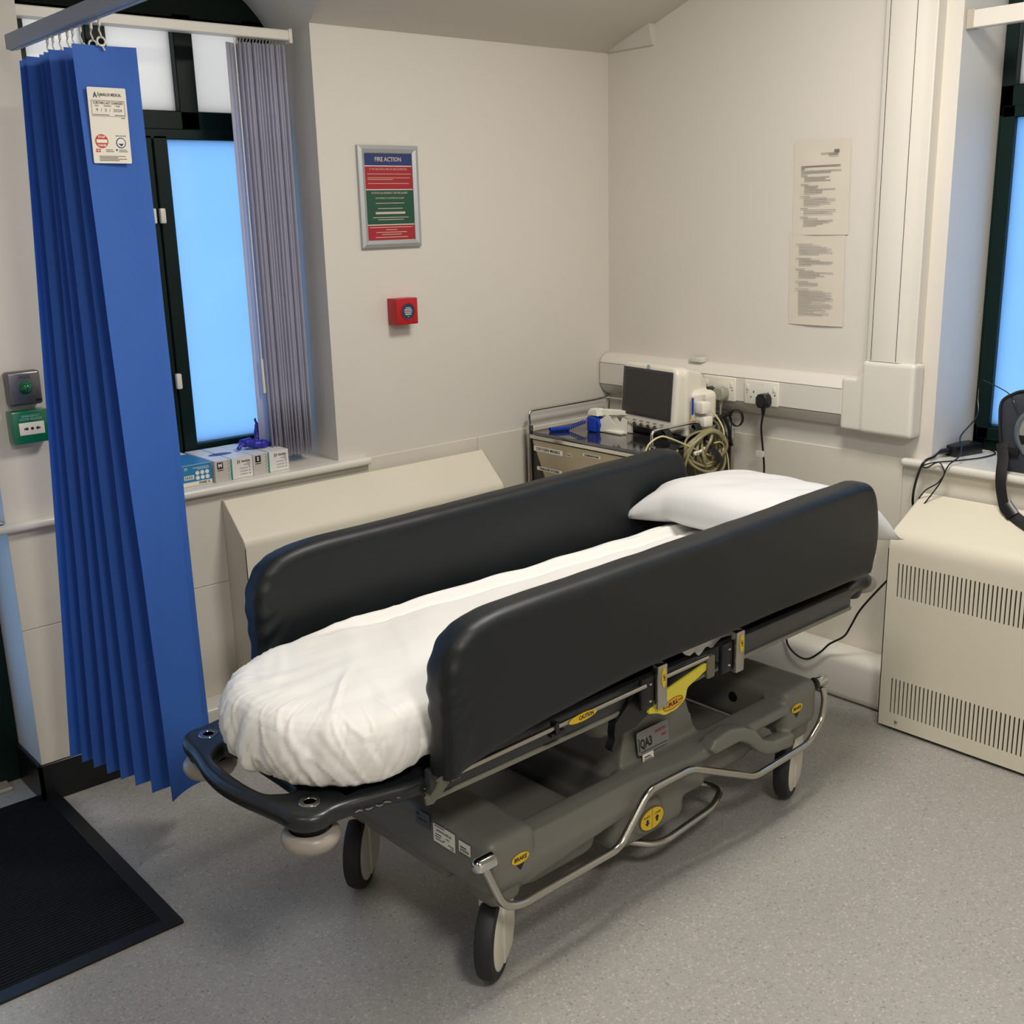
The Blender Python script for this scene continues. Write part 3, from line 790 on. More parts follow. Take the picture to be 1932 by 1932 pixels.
t = thing('vertical_blind', 'grey vertical blind drawn to the right side of the left window', 'blind', (-1.44, .11, 2.2))
m = MB(); m.box(-.735, .09, -.05, -.01, -.008, .022, r=.003, seg=1); m.build('head_rail', WHITEP, t)
m = MB(); m.box(.088, .1, -.052, -.005, -.016, .026, r=.002); m.build('end_bracket', WHITEP, t)
slat = None; N = 15
for i in range(N):
    m = None
    x = -.073+i*.0112
    ang = math.radians(74 if i else 22)+random.uniform(-.06, .06)
    if slat is None or i < 2:
        mm = MB(); rows = []
        for z in (-.022, -.3, -.7, -1.1, -1.31):
            rows.append([(.0445*s, .004*(1-s*s), z) for s in (-1, -.6, -.2, .2, .6, 1)])
        mm.grid(rows); slat = mm.build('slat', SLATT, t, ang=80, norm=False); o = slat
        so = slat.modifiers.new('th', 'SOLIDIFY'); so.thickness = .0006
    else:
        o = slat.copy(); COL.objects.link(o); o.parent = t
    o.location = (x, -.0 if i else -.005, 0); o.rotation_euler = (0, 0, ang)
m = MB()
for i in range(N): m.tube([(-.073+i*.0112, -.02, -.005), (-.073+i*.0112, -.005, -.024)], .002, 6)
m.build('carrier_hooks', PVC, t)
m = MB(); m.cyl((-.092, -.035, -.01), (-.088, -.03, -1.0), .0022, seg=8); m.cyl((-.088, -.03, -.98), (-.087, -.03, -1.09), .005, seg=10); m.build('wand', WHITEP, t)
t = thing('blind_headrail', 'cream blind head rail across the right-hand window', 'blind rail', (.03, -1.429, 2.163))
m = MB(); m.box(-.017, .017, -.92, -.022, -.024, .024, r=.002, seg=1); m.build('rail', GLOSSW, t)
m = MB(); m.box(-.018, .02, -.026, -.0005, -.026, .028, r=.003, seg=1); m.build('end_bracket', mat('bracket_grey', '#b5ada0', .5), t)

# ------------------------------------------------------------------ things on the left sill
BW, BH, BD = .131, .067, .215
def glove_box(x, y, label, body, w=BW):
    t = thing('glove_box', label, 'glove box', (x, y, SILL+.0025), random.uniform(-.02, .02), 'glove boxes in a row on the left sill')
    holepts = [(w*.5+.045*math.cos(a*PI/12)*.9, .09+.03*math.sin(a*PI/12)*(1 if a < 12 else .6)) for a in range(24)]
    m = MB()
    m.box(0, w, 0, BD, 0, BH-.001, r=.0012, seg=1)
    m.add(curve_mesh([[(0, 0), (w, 0), (w, BD), (0, BD)], holepts[::-1]], .0006, 0), T(0, 0, BH))
    m.build('carton', body, t)
    m = MB(); m.prism(holepts, BH-.0008, BH-.0004); m.build('glove_opening', mat('nitrile_violet', '#3c3a8a', .5), t)
    return t, fr((0, -.0006, 0), (1, 0, 0), (0, 0, 1))
def hs_box(x, y, letter, label):
    t, F = glove_box(x, y, label, mat('glove_carton', '#e0dcd8', .45))
    m = MB(); m.prism([(0, 0), (.052, 0), (.060, .0665), (0, .0665)], 0, .0002, F); m.build('hexagon_pattern', mat('pattern_grey', '#c5bfb9', .5), t, smooth=False)
    m = MB()
    for k in range(9): m.box(.004, .045, .005+k*.0043, .0056+k*.0043, .0002, .0004, M=F)
    for k in range(16):
        cx = .050+.004*(k % 3)-.004; cy = .006+.0038*k
        m.prism(ell(cx, cy, .003, .003, 6), .0002, .0003, F)
    m.build('fine_print', mat('mid_grey_print', '#a59e98', .5), t, smooth=False)
    m = MB(); m.prism([(.0525, 0), (.0585, 0), (.059, .0665), (.0545, .0665)], .0003, .0005, F); m.box(.055, .058, 0, BD, BH+.0008, BH+.001); m.build('teal_stripe', TEAL, t, smooth=False)
    m = MB(); m.box(.008, .028, .041, .062, .0004, .0006, M=F); m.box(.008, .028, .035, .0375, .0004, .0006, M=F)
    m.add(text_mesh('HandSafe', .0105, w=.030), F @ T(.107, .054, .0004)); m.box(.0785, .0805, .048, .060, .0004, .0006, M=F); m.box(.084, .086, .049, .059, .0004, .0006, M=F)
    for k in range(3): m.box(.118, .121, .012+.0095*k, .0145+.0095*k, .0004, .0006, M=F); 
    for k, (a, b) in enumerate(((.112, .122), (.1, .122), (.114, .122))): m.box(a, b, .0465-.0045*k, .0475-.0045*k, .0004, .0006, M=F)
    for k in range(3): m.box(.085, .113, .0125+.0095*k, .0133+.0095*k, .0004, .0005, M=F)
    m.build('black_print', PRINTK, t, smooth=False)
    m = MB(); m.add(text_mesh(letter, .017, bold=.0006), F @ T(.018, .0515, .0007)); m.build('size_letter', PRINTW, t, smooth=False)
    return t
hs_box(-1.758, .012, 'M', 'white glove box marked M between the blue box and the S box')
hs_box(-1.624, .014, 'S', 'white glove box marked S at the right end of the sill row')
t, F = glove_box(-1.895, .020, 'blue and white glove box beside the curtain on the sill', OFFW, .131)
m = MB(); m.box(0, .131, .014, .0665, 0, .0003, M=F); m.box(0, .131, 0, BD-.05, BH+.0006, BH+.0008); m.build('blue_panel', mat('carton_blue', '#2e7fae', .45), t, smooth=False)
m = MB()
for i in range(3):
    for j in range(2): m.prism(ell(.082+i*.0165, .024+j*.0155, .0066, .0066, 18), .0003, .0005, F)
m.box(.037, .070, .022, .035, .0003, .0005, M=F); m.add(text_mesh('35', .012), F @ T(.044, .056, .0005)); m.box(.068, .122, .056, .0575, .0003, .0005, M=F); m.box(.082, .122, .051, .0525, .0003, .0005, M=F)
m.build('white_print', PRINTW, t, smooth=False)
m = MB()
for k in range(12): m.box(.040+k*.0023, .0408+k*.0023+.0008*(k % 3 == 0), .024, .033, .0005, .0007, M=F)
m.add(text_mesh('MABE A', .0105, w=.036), F @ T(.104, .007, .0003)); m.build('black_print', PRINTK, t, smooth=False)
# crumpled glove
GLV = mat('nitrile_blue', '#2a28a0', .4, var=.1, vscale=60)
m = MB()
m.tube(spline([(-.062, -.01, .006), (-.045, -.005, .02), (-.02, 0, .024), (.0, .0, .018), (.025, 0, .012)], 6), [.006]*8+[.014]*10+[.012]*7, 12, flat=1.3)
m.tube(spline([(0, .0, .012), (.02, -.012, .014), (.045, -.008, .009), (.068, -.003, .006)], 6), [.012]*7+[.015]*6+[.007]*6, 12)
m.tube(spline([(.022, .0, .015), (.02, .004, .045), (.026, .006, .075), (.021, .006, .096)], 6), [.012]*5+[.0095]*8+[.004]*6, 10, flat=.7)
o = m.build('disposable_glove', GLV, None)
remesh(o, .0022, 1)
for v in o.data.vertices:
    n_ = noise.noise_vector(v.co*45)*.0045; v.co += n_
tag(o, 'crumpled violet-blue nitrile glove lying across the S glove box', 'glove')
o.location = (-1.575, .10, SILL+.0025+BH+.002); o.rotation_euler = (0, 0, .05)

# ------------------------------------------------------------------ hospital trolley
TH = math.radians(1.28)
tr = thing('hospital_trolley', 'patient trolley with black padded sides and grey moulded wheeled base', 'hospital bed', (-1.933, -1.511, 0), TH)
# base
m = MB()
m.box(-.05, .095, -.06, .55, .238, .374, r=.028, seg=3); m.box(1.03, 1.185, -.06, .55, .238, .374, r=.028, seg=3)
for xx in (-.03, 1.085):
    for yy in (-.045, .435): m.box(xx, xx+.09, yy, yy+.09, .198, .27, r=.02, seg=2)
m.box(-.04, .05, .10, .42, .215, .26, r=.008, seg=1); m.box(1.09, 1.17, .10, .42, .215, .26, r=.008, seg=1)
yz = fr((0, 0, 0), (0, 1, 0), (0, 0, 1))
for f_ in (1, -1):
    st = [(.05, .232), (.22, .250), (.42, .272), (.62, .298), (.74, .306), (1.09, .306)]
    for (xa, za), (xb, zb_) in zip(st, st[1:]):
        pts = []
        for xx, zb in ((xa, za), (xb+.004, zb_)):
            for (yy, z_) in ((.014, .345), (-.010, .343), (-.034, .335), (-.054, max(.30, zb+.028)), (-.059, max(.292, zb+.012)), (-.054, zb), (.014, zb-.01)):
                pts.append((xx, yy if f_ > 0 else .5-yy, z_))
        m.hull(pts)
m.box(.405, .76, .0, .5, .18, .338, r=.015)
m.hull([(x, y, z) for (x, z, y0) in ((.432, .33, .012), (.735, .33, .012), (.50, .53, .04), (.675, .53, .04)) for y in (y0, .5-y0)])
# tubs below
m.box(.085, .350, -.012, .512, .165, .29, r=.05, seg=4)
m.box(.40, .680, -.005, .505, .118, .28, r=.04, seg=4)
m.box(.715, 1.0, .0, .50, .168, .29, r=.06, seg=4)
m.lathe([(0, .018), (.045, .016), (.056, .008), (.06, -.02)], fr((.512, -.004, .198), (1, 0, 0), (0, 0, 1)) @ Matrix.Diagonal((1, .9, 1, 1)))
# arched side flap on the beam
fp = [(.68, .335), (.70, .358), (.76, .366), (.82, .352), (.87, .325), (.91, .283), (.96, .262), (1.05, .255), (1.05, .215), (.96, .225), (.92, .236), (.88, .262), (.84, .298), (.80, .318), (.70, .318)]
m.prism(fp, .03, .075, M=fr((0, 0, 0), (1, 0, 0), (0, 0, 1)))
m.prism([(a, b) for a, b in fp], -.575, -.53, M=fr((0, 0, 0), (1, 0, 0), (0, 0, 1)))
base = m.build('base_shell', BASEM, tr); remesh(base, .0055, 4, .5)
# dark tray liners
m = MB(); m.box(.10, .395, .02, .48, .196, .2); m.box(.775, 1.02, .02, .48, .196, .2); m.build('tray_floor', mat('tray_floor_grey', '#2a2c2b', .5), tr)
m = MB(); m.lathe([(0, .001), (.014, .001), (.015, 0)], fr((1.0285, .12, .31), (0, -1, 0), (0, 0, 1)), 20); m.build('drain_hole', BLACKP, tr)
# stickers
def sticker(name, F, poly, m_, par=tr, h=.0008): s = MB(); s.prism(poly, 0, h, F); return s.build(name, m_, par, smooth=False)
FE = fr((-.0515, 0, 0), (0, -1, 0), (0, 0, 1))
def wob(F, name, x, z):
    pass
sx = .025
s1 = sticker('maker_label', FE, rrect(-.189-0, .331, -.138, .368, .002), mat('clear_label', '#4d5257', .3))
m = MB(); m.add(text_mesh('A', .014, bold=.0006), FE @ T(-.180, .358, .001)); m.add(text_mesh('ANETIC AID', .006, w=.032), FE @ T(-.164, .347, .001)); m.build('label_print', PRINTK, s1, smooth=False)
s2 = sticker('service_label', FE, rrect(-.126, .313, -.051, .357, .002), PRINTW)
m = MB(); m.add(text_mesh('prismmedical', .009, w=.05), FE @ T(-.088, .345, .001))
for (a, b, z) in ((-.12, -.085, .354), (-.118, -.096, .334), (-.082, -.07, .334), (-.12, -.10, .328), (-.092, -.085, .326), (-.118, -.09, .322), (-.075, -.055, .322), (-.066, -.054, .317)): m.box(a, b, z-.001, z+.001, .0008, .001, M=FE)
m.build('label_print', PRINTK, s2, smooth=False)
s3 = sticker('asset_label', FE, rrect(-.037, .326, .001, .352, .001), PRINTW)
m = MB(); m.box(-.032, -.012, .338, .341, .0008, .001, M=FE)
for k in range(8): m.box(-.032+k*.0037, -.030+k*.0037, .329, .336, .0008, .001, M=FE)
m.build('label_print', PRINTK, s3, smooth=False)
def brake(x, z):
    F = fr((x, -.0612, z), (1, 0, .0), (0, 0, 1))
    e = sticker('brake_label', F, ell(0, 0, .0255, .0125), YEL)
    m = MB(); m.add(text_mesh('BRAKE', .013, w=.036, bold=.0004), F @ T(0, 0, .001)); m.prism([(-.011, -.0125), (.011, -.0125), (0, -.028)], 0, .001, F); m.build('label_print', PRINTK, e, smooth=False)
brake(.037, .312); brake(1.075, .318)
F = fr((.512, -.0245, .196), (1, 0, 0), (0, .0, 1))
e = sticker('raise_lower_label', F, ell(.0, 0, .045, .03), YEL)
m = MB(); m.box(-.0006, .0006, -.028, .028, .0008, .001, M=F); m.add(text_mesh('RAISE', .008, w=.022), F @ T(-.02, .010, .001)); m.add(text_mesh('LOWER', .008, w=.022), F @ T(.02, .010, .001))
dn = [(-.004, .003), (-.004, -.006), (-.009, -.006), (0, -.015), (.009, -.006), (.004, -.006), (.004, .003)]
m.prism([(a-.018, b) for a, b in dn], 0.0008, .001, F); m.prism([(a+.018, -b-.010) for a, b in dn][::-1], .0008, .001, F)
m.add(curve_mesh([ell(0, 0, .045, .03), ell(0, 0, .0435, .0285)[::-1]], .0002), F @ T(0, 0, .0009)); m.build('label_print', PRINTK, e, smooth=False)
# model plate
F = fr((.548, .0075, .392), (1, 0, 0), (0, .13, 1))
e = sticker('model_plate', F, rrect(-.058, -.03, .058, .03, .006), mat('plate_silver', '#8c8c8c', .4, .6), h=.003)
m = MB(); m.add(text_mesh('QA3', .032, w=.044, bold=.0012), F @ T(-.027, -.004, .0032)); m.box(-.054, -.051, -.02, .013, .003, .0034, M=F); m.box(-.048, .05, -.0245, -.0225, .003, .0032, M=F); m.build('plate_model_print', PRINTK, e, smooth=False)
m = MB(); m.add(text_mesh('ANETIC', .011, w=.042, bold=.0003), F @ T(.029, .013, .0032)); m.add(text_mesh('AID', .011, w=.02, bold=.0003), F @ T(.040, -.002, .0032)); m.build('plate_maker_print', mat('plate_red', '#8a2b22', .5), e, smooth=False)
F = fr((.525, .001, .348), (1, 0, 0), (0, .13, 1))
e = sticker('asset_label', F, rrect(-.02, -.013, .02, .013, .001), PRINTW, h=.0012)
m = MB()
for k in range(8): m.box(-.015+k*.0037, -.013+k*.0037, -.009, .001, .0012, .0014, M=F)
m.box(-.014, .008, .003, .006, .0012, .0014, M=F); m.build('label_print', PRINTK, e, smooth=False)
# brake bar
yb = -.078
pts = [(-.072, -.07, .342), (-.052, -.074, .29), (-.03, yb, .235), (.02, yb, .2135), (.10, yb, .2145), (.334, yb, .2145), (.436, yb, .324), (.595, yb, .322), (.863, yb, .197), (1.11, yb, .203), (1.185, yb+.005, .25), (1.2, -.07, .31), (1.2, -.06, .34)]
pts = [(a, b, c_) for a, b, c_ in pts]
m = MB(); m.tube(fillet(pts, .028, 6), .0095, 14); m.build('brake_bar', STEEL, tr)
for (x, d, yy, zz_) in ((-.048, -1, -.055, .352), (1.185, 1, -.045, .352)):
    m = MB(); m.lathe([(0, .052), (.008, .0505), (.014, .046), (.017, .039), (.0175, .0), (0, 0)], fr((x, yy-.012, zz_-.002), (0, d, 0), (0, 0, 1)) if d < 0 else fr((x, yy, zz_), (0, 1, 0), (0, 0, 1)), 24)
    m.build('bar_cap', CHROME, tr)
# pedal loop
m = MB(); m.tube(fillet([(.43, .10, .13), (.475, .06, .115), (.545, .0, .098), (.585, -.012, .10), (.797, .006, .10), (.885, .045, .102), (.875, .10, .106), (.70, .16, .13)], .035, 6), .0095, 14); m.build('height_pedal', STEEL, tr)
# casters
def caster(x, y, az):
    e = bpy.data.objects.new('caster', None); COL.objects.link(e); e.parent = tr; e.location = (x, y, 0); e.rotation_euler = (0, 0, az)
    # local: x = rolling direction (fork side +x), y = axle; wheel centre at origin
    F = fr((0, 0, .1), (1, 0, 0), (0, 0, 1))
    m = MB()
    prof = [(.078, -.0205), (.088, -.0225), (.096, -.018), (.0998, -.008), (.0998, .008), (.096, .018), (.088, .0225), (.078, .0205)]
    m.lathe(prof, F, 48); m.build('tyre', TYRE, e)
    m = MB(); m.lathe([(0, -.0215), (.07, -.0222), (.079, -.0195), (.079, .0195), (.07, .0222), (0, .0215)], F, 48); m.build('wheel_disc', CASTM, e)
    m = MB()
    arc = [(.094*math.cos(math.radians(a)), .1+.094*math.sin(math.radians(a))) for a in range(-48, 21, 6)]
    poly = [(.0, .026), (.012, .0275)]+arc+[(.082, .175), (.074, .205), (.012, .215), (.0, .2)]
    m.add(curve_mesh([poly], .023, .003, 2), fr((0, 0, 0), (1, 0, 0), (0, 0, 1)))
    m.cyl((.042, 0, .19), (.042, 0, .235), .036, .036, 28); m.cyl((.042, 0, .235), (.042, 0, .245), .036, .03, 28)
    fk = m.build('fork', CASTM, e)
    m = MB(); m.box(-.026, .080, -.0285, .0285, .168, .245, r=.014, seg=3); m.build('fork_hood', CASTM, e)
    return e
az = math.radians(30)
for (x, y, a) in ((.015, .010, math.radians(34)), (.004, .510, math.radians(40)), (1.146, .008, math.radians(22)), (1.13, .512, az)): caster(x, y, a)
# end frames with corner buffers
def endplate(flip):
    X = (lambda x: 1.105-x) if flip else (lambda x: x)
    out = [(-.06, .0), (-.19, -.037), (-.28, -.021), (-.365, -.004), (-.405, -.009), (-.436, .0), (-.456, .025), (-.460, .06), (-.468, .11), (-.481, .18), (-.487, .25), (-.481, .32), (-.470, .37), (-.460, .42), (-.457, .455), (-.446, .487), (-.42, .508), (-.38, .512), (-.30, .528), (-.19, .545), (-.06, .51)]
    out = [V((X(a), b, 0)) for a, b in out]
    sm = spline(out, 4)
    hole = [V((X(a), b, 0)) for a, b in [(-.425, .13), (-.443, .16), (-.449, .25), (-.443, .34), (-.425, .37), (-.39, .38), (-.385, .25), (-.39, .12)]]
    hole = spline(hole, 3, True)
    a, b = [(p.x, p.y) for p in sm], [(p.x, p.y) for p in hole]
    if flip: a = a[::-1]; b = b[::-1]
    m = MB(); m.add(curve_mesh([a, b[::-1]], .004, .014, 4), T(0, 0, .560))
    for y in (.052, .457):
        m.lathe([(0, .508), (.03, .508), (.036, .52), (.045, .545), (.0, .548)], T(X(-.402), y, 0), 28)
    return m.build('head_end_frame' if flip else 'foot_end_frame', FRAMEB, tr, ang=60)
endplate(False); endplate(True)
for x, y in ((-.402, .050), (-.402, .457), (1.548, .052), (1.548, .457)):
    dz = 0 if x < 0 else .032
    m = MB(); m.lathe([(0, .487), (.040, .487), (.051, .492), (.0575, .503), (.0575, .513), (.051, .523), (.042, .527), (.038, .523), (0, .523)], T(x, y, dz), 40); m.build('corner_buffer', GREYB, tr, ang=60)
    m = MB(); m.lathe([(.0105, .5765), (.0125, .5795), (.0205, .5795), (.0225, .5765)], T(x+(.003 if x < 0 else -.040), y, 0), 28); rg = m.build('eyelet', CHROME, tr)
    m = MB(); m.lathe([(0, .0), (.0122, 0), (.0122, .0012), (0, .0012)], T(x+(.003 if x < 0 else -.040), y, .5768), 20); m.build('socket_hole', BLACKP, rg)
random.seed(11)
for k in range(9):
    x = -.34+.021*k+random.uniform(-.004, .004); y = -.0135-.0215*max(0, min(1, (x+.34)/.14))
    m = MB(); m.tube(spline([(x, y-.001, .556+random.uniform(-.003, .003)), (x+.007, y-.0025, .556+random.uniform(-.003, .003)), (x+.016, y-.004, .556+random.uniform(-.003, .003))], 4), [.0006]+[.0017]*6+[.0006]*2, 6, flat=.5); m.build('scuff_mark', mat('scuff_white', '#75746f', .8), tr)
# deck
m = MB(); m.box(-.19, 1.32, -.035, .535, .545, .580, r=.008); m.box(-.345, 1.47, .012, .49, .55, .578, r=.008); m.build('deck', mat('deck_black', '#15171a', .45), tr)
m = MB(); m.box(.345, .60, .0, .5, .437, .545, r=.045, seg=4); m.box(.60, .78, .02, .48, .47, .545, r=.02, seg=2)
m.lathe([(0, .45), (.035, .452), (.05, .47), (.055, .50), (.055, .545)], T(.29, .14, 0)); m.lathe([(0, .45), (.035, .452), (.05, .47), (.055, .50), (.055, .545)], T(.29, .36, 0))
m.build('lift_housing', BASEM, tr, ang=45)
# side rails, pads and their hardware
PADO = [(-.192, .600), (-.190, .615), (-.188, .68), (-.190, .74), (-.190, .80), (-.178, .845), (-.158, .875), (-.125, .896), (-.075, .908), (.0, .914), (.2, .916), (.6, .920), (1.0, .926), (1.2, .930), (1.265, .930), (1.315, .912), (1.345, .865), (1.356, .80), (1.354, .73), (1.338, .672), (1.325, .656), (1.2, .656), (.8, .657), (.4, .656), (.1, .640), (-.08, .617), (-.17, .598), (-.185, .596)]
def pad(ys, sgn, name):
    sm = spline([V((a, b, 0)) for a, b in PADO], 5, True); sm = [p for p in sm]
    Mx = fr((0, ys, 0), (1, 0, 0), (0, 0, 1))
    bev = .026
    m = MB(); m.add(curve_mesh([[(p.x, p.y) for p in sm]], .012, bev, 5), Mx)
    o = m.build(name, PADM, tr); remesh(o, .006, 3)
    for v in o.data.vertices:
        x, z = v.co.x, v.co.z; s = 1 if v.co.y > ys else -1
        d0 = min(1, max(0, (x+.02)/-.22+.0)) if x < -.02 else 0
        e = max(0, 1-abs(x+.17)/.13)*max(0, min(1, (z-.6)/.1)); top = max(0, 1-(.93-z)/.07)
        f2 = max(0, min(1, (.12-(x+.22))/.1))
        ang_ = math.atan2(z-.82, x+.05)
        wr = .0042*math.sin(ang_*17+3*noise.noise(V((x*9, z*9, ys))))*f2*min(1, max(0, (math.hypot(x+.05, z-.80)-.07)/.08))
        wr += .003*noise.noise(V((x*4, ys, z*9)))+.002*noise.noise(V((x*14, ys*3, z*20)))*top
        g2 = max(0, min(1, (x-1.22)/.12)); wr += .003*math.sin(x*60+z*25)*g2*top
        v.co.y += wr*s*1.0
        v.co.z += .5*wr*top
        v.co.y += .004*s*math.sin(PI*min(1, max(0, (z-.62)/.31)))
        if sgn > 0: v.co.x -= .016*max(0, 1-(x+.2)/.5)
    return o
for (yc, sg, side) in ((-.084, -1, 'near'), (.584, 1, 'far')):
    m = MB(); y0, y1 = (-.058, -.036) if sg < 0 else (.536, .558)
    m.box(-.19, 1.33, y0, y1, .548, .600, r=.003); rb = m.build('side_rail', RAILM, tr)
    m = MB(); m.box(-.19, 1.33, y0-.004 if sg < 0 else y0, y1 if sg < 0 else y1+.004, .538, .549, r=.003); m.build('lower_trim', RAILL, rb)
    yt = yc-.012 if sg < 0 else yc+.012
    m = MB(); m.tube([(-.160, yt, .602), (.40, yt, .609)], .0065, 12); m.tube([(.455, yt, .610), (.625, yt, .612)], .0065, 12); m.build('rail_tube', STEEL, tr)
    m = MB(); m.box(.108, .118, yt-.009, yt+.009, .592, .618); m.box(.10, .14, yt-.004, yt+.009, .586, .594); m.build('tube_bracket', BLACKP, tr)
    pad(yc, sg, 'side_pad')
    ys_ = yc-.031 if sg < 0 else yc-.031
    m = MB(); m.tube(spline([(-.186, ys_, .60), (-.182, ys_, .70), (-.184, ys_, .80), (-.172, ys_+.003, .845), (-.15, ys_+.006, .875), (-.118, ys_+.009, .893), (-.07, ys_+.012, .903), (.0, ys_+.016, .909)], 6), .0018, 6); m.build('pad_seam', mat('seam_thread', '#0c0e10', .6), tr)
    # link plate at the foot end
    F = fr((0, yt, 0), (1, 0, 0), (0, 0, 1))
    m = MB(); m.prism([(-.205, .602), (-.170, .614), (-.145, .600), (-.150, .588), (-.175, .590), (-.195, .575), (-.217, .560), (-.233, .562), (-.235, .578), (-.227, .580), (-.223, .572), (-.207, .586), (-.200, .597)], -.003, .003, F); m.build('hinge_link', mat('link_grey', '#6f6d63', .4, .5), tr)
    for x in (.418, .712):
        m = MB(); m.box(x-.032, x+.012, yt-.004*1, yt+.01, .548, .628, r=.006); m.build('latch_body', mat('latch_dark', '#2a2c2d', .35, .5), tr)
        L_ = MB(); L_.box(x+.012, x+.045, yt-.014, yt+.004, .543, .650, r=.003, seg=2); lt = L_.build('latch_cover', STEEL, tr)
        yy = yt-.0145 if sg < 0 else yt+.0145
        s = MB(); s.prism(ell(x+.031, .618, .0075, .024), -.001, .001, fr((0, yy, 0), (1, 0, 0), (0, 0, 1))); st = s.build('warning_label', YEL, lt, smooth=False)
        s = MB(); s.add(text_mesh('LIFT', .009, bold=.0003), fr((x+.031, yy-.0012, .618), (0, 0, -1), (1, 0, 0))); s.build('label_print', PRINTK, st, smooth=False)
        for zz_ in (.568, .610):
            s = MB(); s.lathe([(0, .003), (.003, .0025), (.004, 0)], fr((x-.004, yt-.004, zz_), (1, 0, 0), (0, 0, 1)), 10); s.build('rivet', CHROME, lt)
    m = MB(); m.box(.622, .650, yt-.008, yt+.006, .556, .615, r=.006, seg=3); m.build('centre_stop', mat('stop_grey', '#716e60', .4, .4), tr)
F = fr((0, -.098, 0), (1, 0, 0), (0, .04, 1))
s = MB(); s.prism(ell(0, 0, .043, .0095), 0, .001, fr((.190, -.1035, .606), (1, 0, .02), (0, 0, 1))); e = s.build('warning_label', YEL, tr, smooth=False)
s = MB(); s.add(text_mesh('CAUTION', .013, w=.045, bold=.0004), fr((.200, -.1047, .606), (1, 0, .02), (0, 0, 1))); s.build('label_print', PRINTK, e, smooth=False)
# black latch mechanism and yellow pull lever
m = MB()
F = fr((0, -.070, 0), (1, 0, 0), (0, 0, 1))
m.prism([(.33, .530), (.40, .585), (.66, .585), (.72, .56), (.68, .548), (.62, .560), (.53, .548), (.45, .520), (.40, .500), (.345, .494), (.338, .48), (.322, .462), (.318, .470), (.328, .49), (.326, .505)], -.022, .0, F)
m.build('latch_mechanism', BLACKP, tr)
m = MB(); F = fr((0, -.093, 0), (1, 0, 0), (0, 0, 1))
lv = fillet([V(p+(0,)) for p in ((.43, .566), (.62, .598), (.634, .592), (.625, .580), (.552, .556), (.546, .530), (.515, .514), (.47, .512), (.445, .526), (.41, .535))], .008, 3, True)
m.add(curve_mesh([[(p.x, p.y) for p in lv]], .0025, .0012, 1), F); lever = m.build('pull_lever', YELP, tr)
Fp = fr((.499, -.0972, .534), (1, 0, .12), (0, 0, 1))
s = MB(); s.prism(ell(0, 0, .036, .0135), 0, .0005, Fp); e = s.build('pull_label', mat('amber_label', '#d79a1c', .4), lever, smooth=False)
s = MB(); s.add(text_mesh('PULL', .015, bold=.0005), Fp @ T(0, 0, .0008)); s.add(text_mesh('TO RAISE', .004), Fp @ T(-.0255, 0, .0008)); s.add(text_mesh('RELEASE', .004), Fp @ T(.0255, 0, .0008)); s.add(curve_mesh([ell(0, 0, .036, .0135), ell(0, 0, .035, .0125)[::-1]], .0002), Fp @ T(0, 0, .0007)); s.build('label_print', PRINTK, e, smooth=False)

# ------------------------------------------------------------------ mattress, sheet, pillow (resting on the trolley)
RT = Matrix.Rotation(TH, 4, 'Z'); TO = V((-1.933, -1.511, 0))
def rr_pt(s, inset, x0, x1, y0, y1, Ra, Rb):
    # s in [0,1) round the perimeter; foot corners radius Ra, head corners Rb
    x0 += inset; x1 -= inset; y0 += inset; y1 -= inset
    Ra = max(Ra-inset, .0005); Rb = max(Rb-inset, .0005)
    segs = []
    h = PI/2
    L1 = max(1e-6, (x1-x0)-Ra-Rb); L2 = max(1e-6, (y1-y0)-2*Rb); L3 = max(1e-6, (y1-y0)-2*Ra)
    return x0, x1, y0, y1, Ra, Rb
def perim(inset, box, Ra, Rb, N=(110, 10, 12, 110)):
    x0, x1, y0, y1, a, b = rr_pt(0, inset, *box, Ra, Rb)
    out = []
    nL, nb, nh, na = N
    for k in range(nL): out.append((x0+a+(x1-b-x0-a)*k/nL, y0))
    for k in range(nb): t = -PI/2+PI/2*k/nb; out.append((x1-b+b*math.cos(t), y0+b+b*math.sin(t)))
    for k in range(nh): out.append((x1, y0+b+(y1-y0-2*b)*k/nh))
    for k in range(nb): t = PI/2*k/nb; out.append((x1-b+b*math.cos(t), y1-b+b*math.sin(t)))
    for k in range(nL): out.append((x1-b-(x1-b-x0-a)*k/nL, y1))
    for k in range(na): t = PI/2+PI/2*k/na; out.append((x0+a+a*math.cos(t), y1-a+a*math.sin(t)))
    for k in range(6): out.append((x0, y1-a-(y1-y0-2*a)*k/6))
    for k in range(na): t = PI+PI/2*k/na; out.append((x0+a+a*math.cos(t), y0+a+a*math.sin(t)))
    return out
BOX = (-.434, 1.52, -.034, .505)
m = MB(); rows = []
for (ins, z) in ((.03, .582), (.02, .586), (.012, .6), (.012, .69), (.03, .705), (.1, .708), (.27, .708)):
    rows.append([V((x, y, z)) for x, y in perim(min(.25, ins+.022), BOX, .25, .04)])
m.grid(rows, True)
mt_ = m.build('mattress', mat('mattress_black', '#17191b', .5), None)
mt_.location = TO; mt_.rotation_euler = (0, 0, TH); tag(mt_, 'thin black trolley mattress hidden beneath the white sheet', 'mattress')
rows = []
prof0 = [(.035, .590), (.012, .592), (.002, .600), (-.002, .615), (-.004, .635), (-.003, .655), (.0, .673), (.006, .690), (.016, .706), (.03, .717), (.046, .723)]
prof = []
for (a_, za_), (b_, zb_) in zip(prof0, prof0[1:]):
    for q_ in range(3): prof.append((a_+(b_-a_)*q_/3, za_+(zb_-za_)*q_/3))
prof.append(prof0[-1])
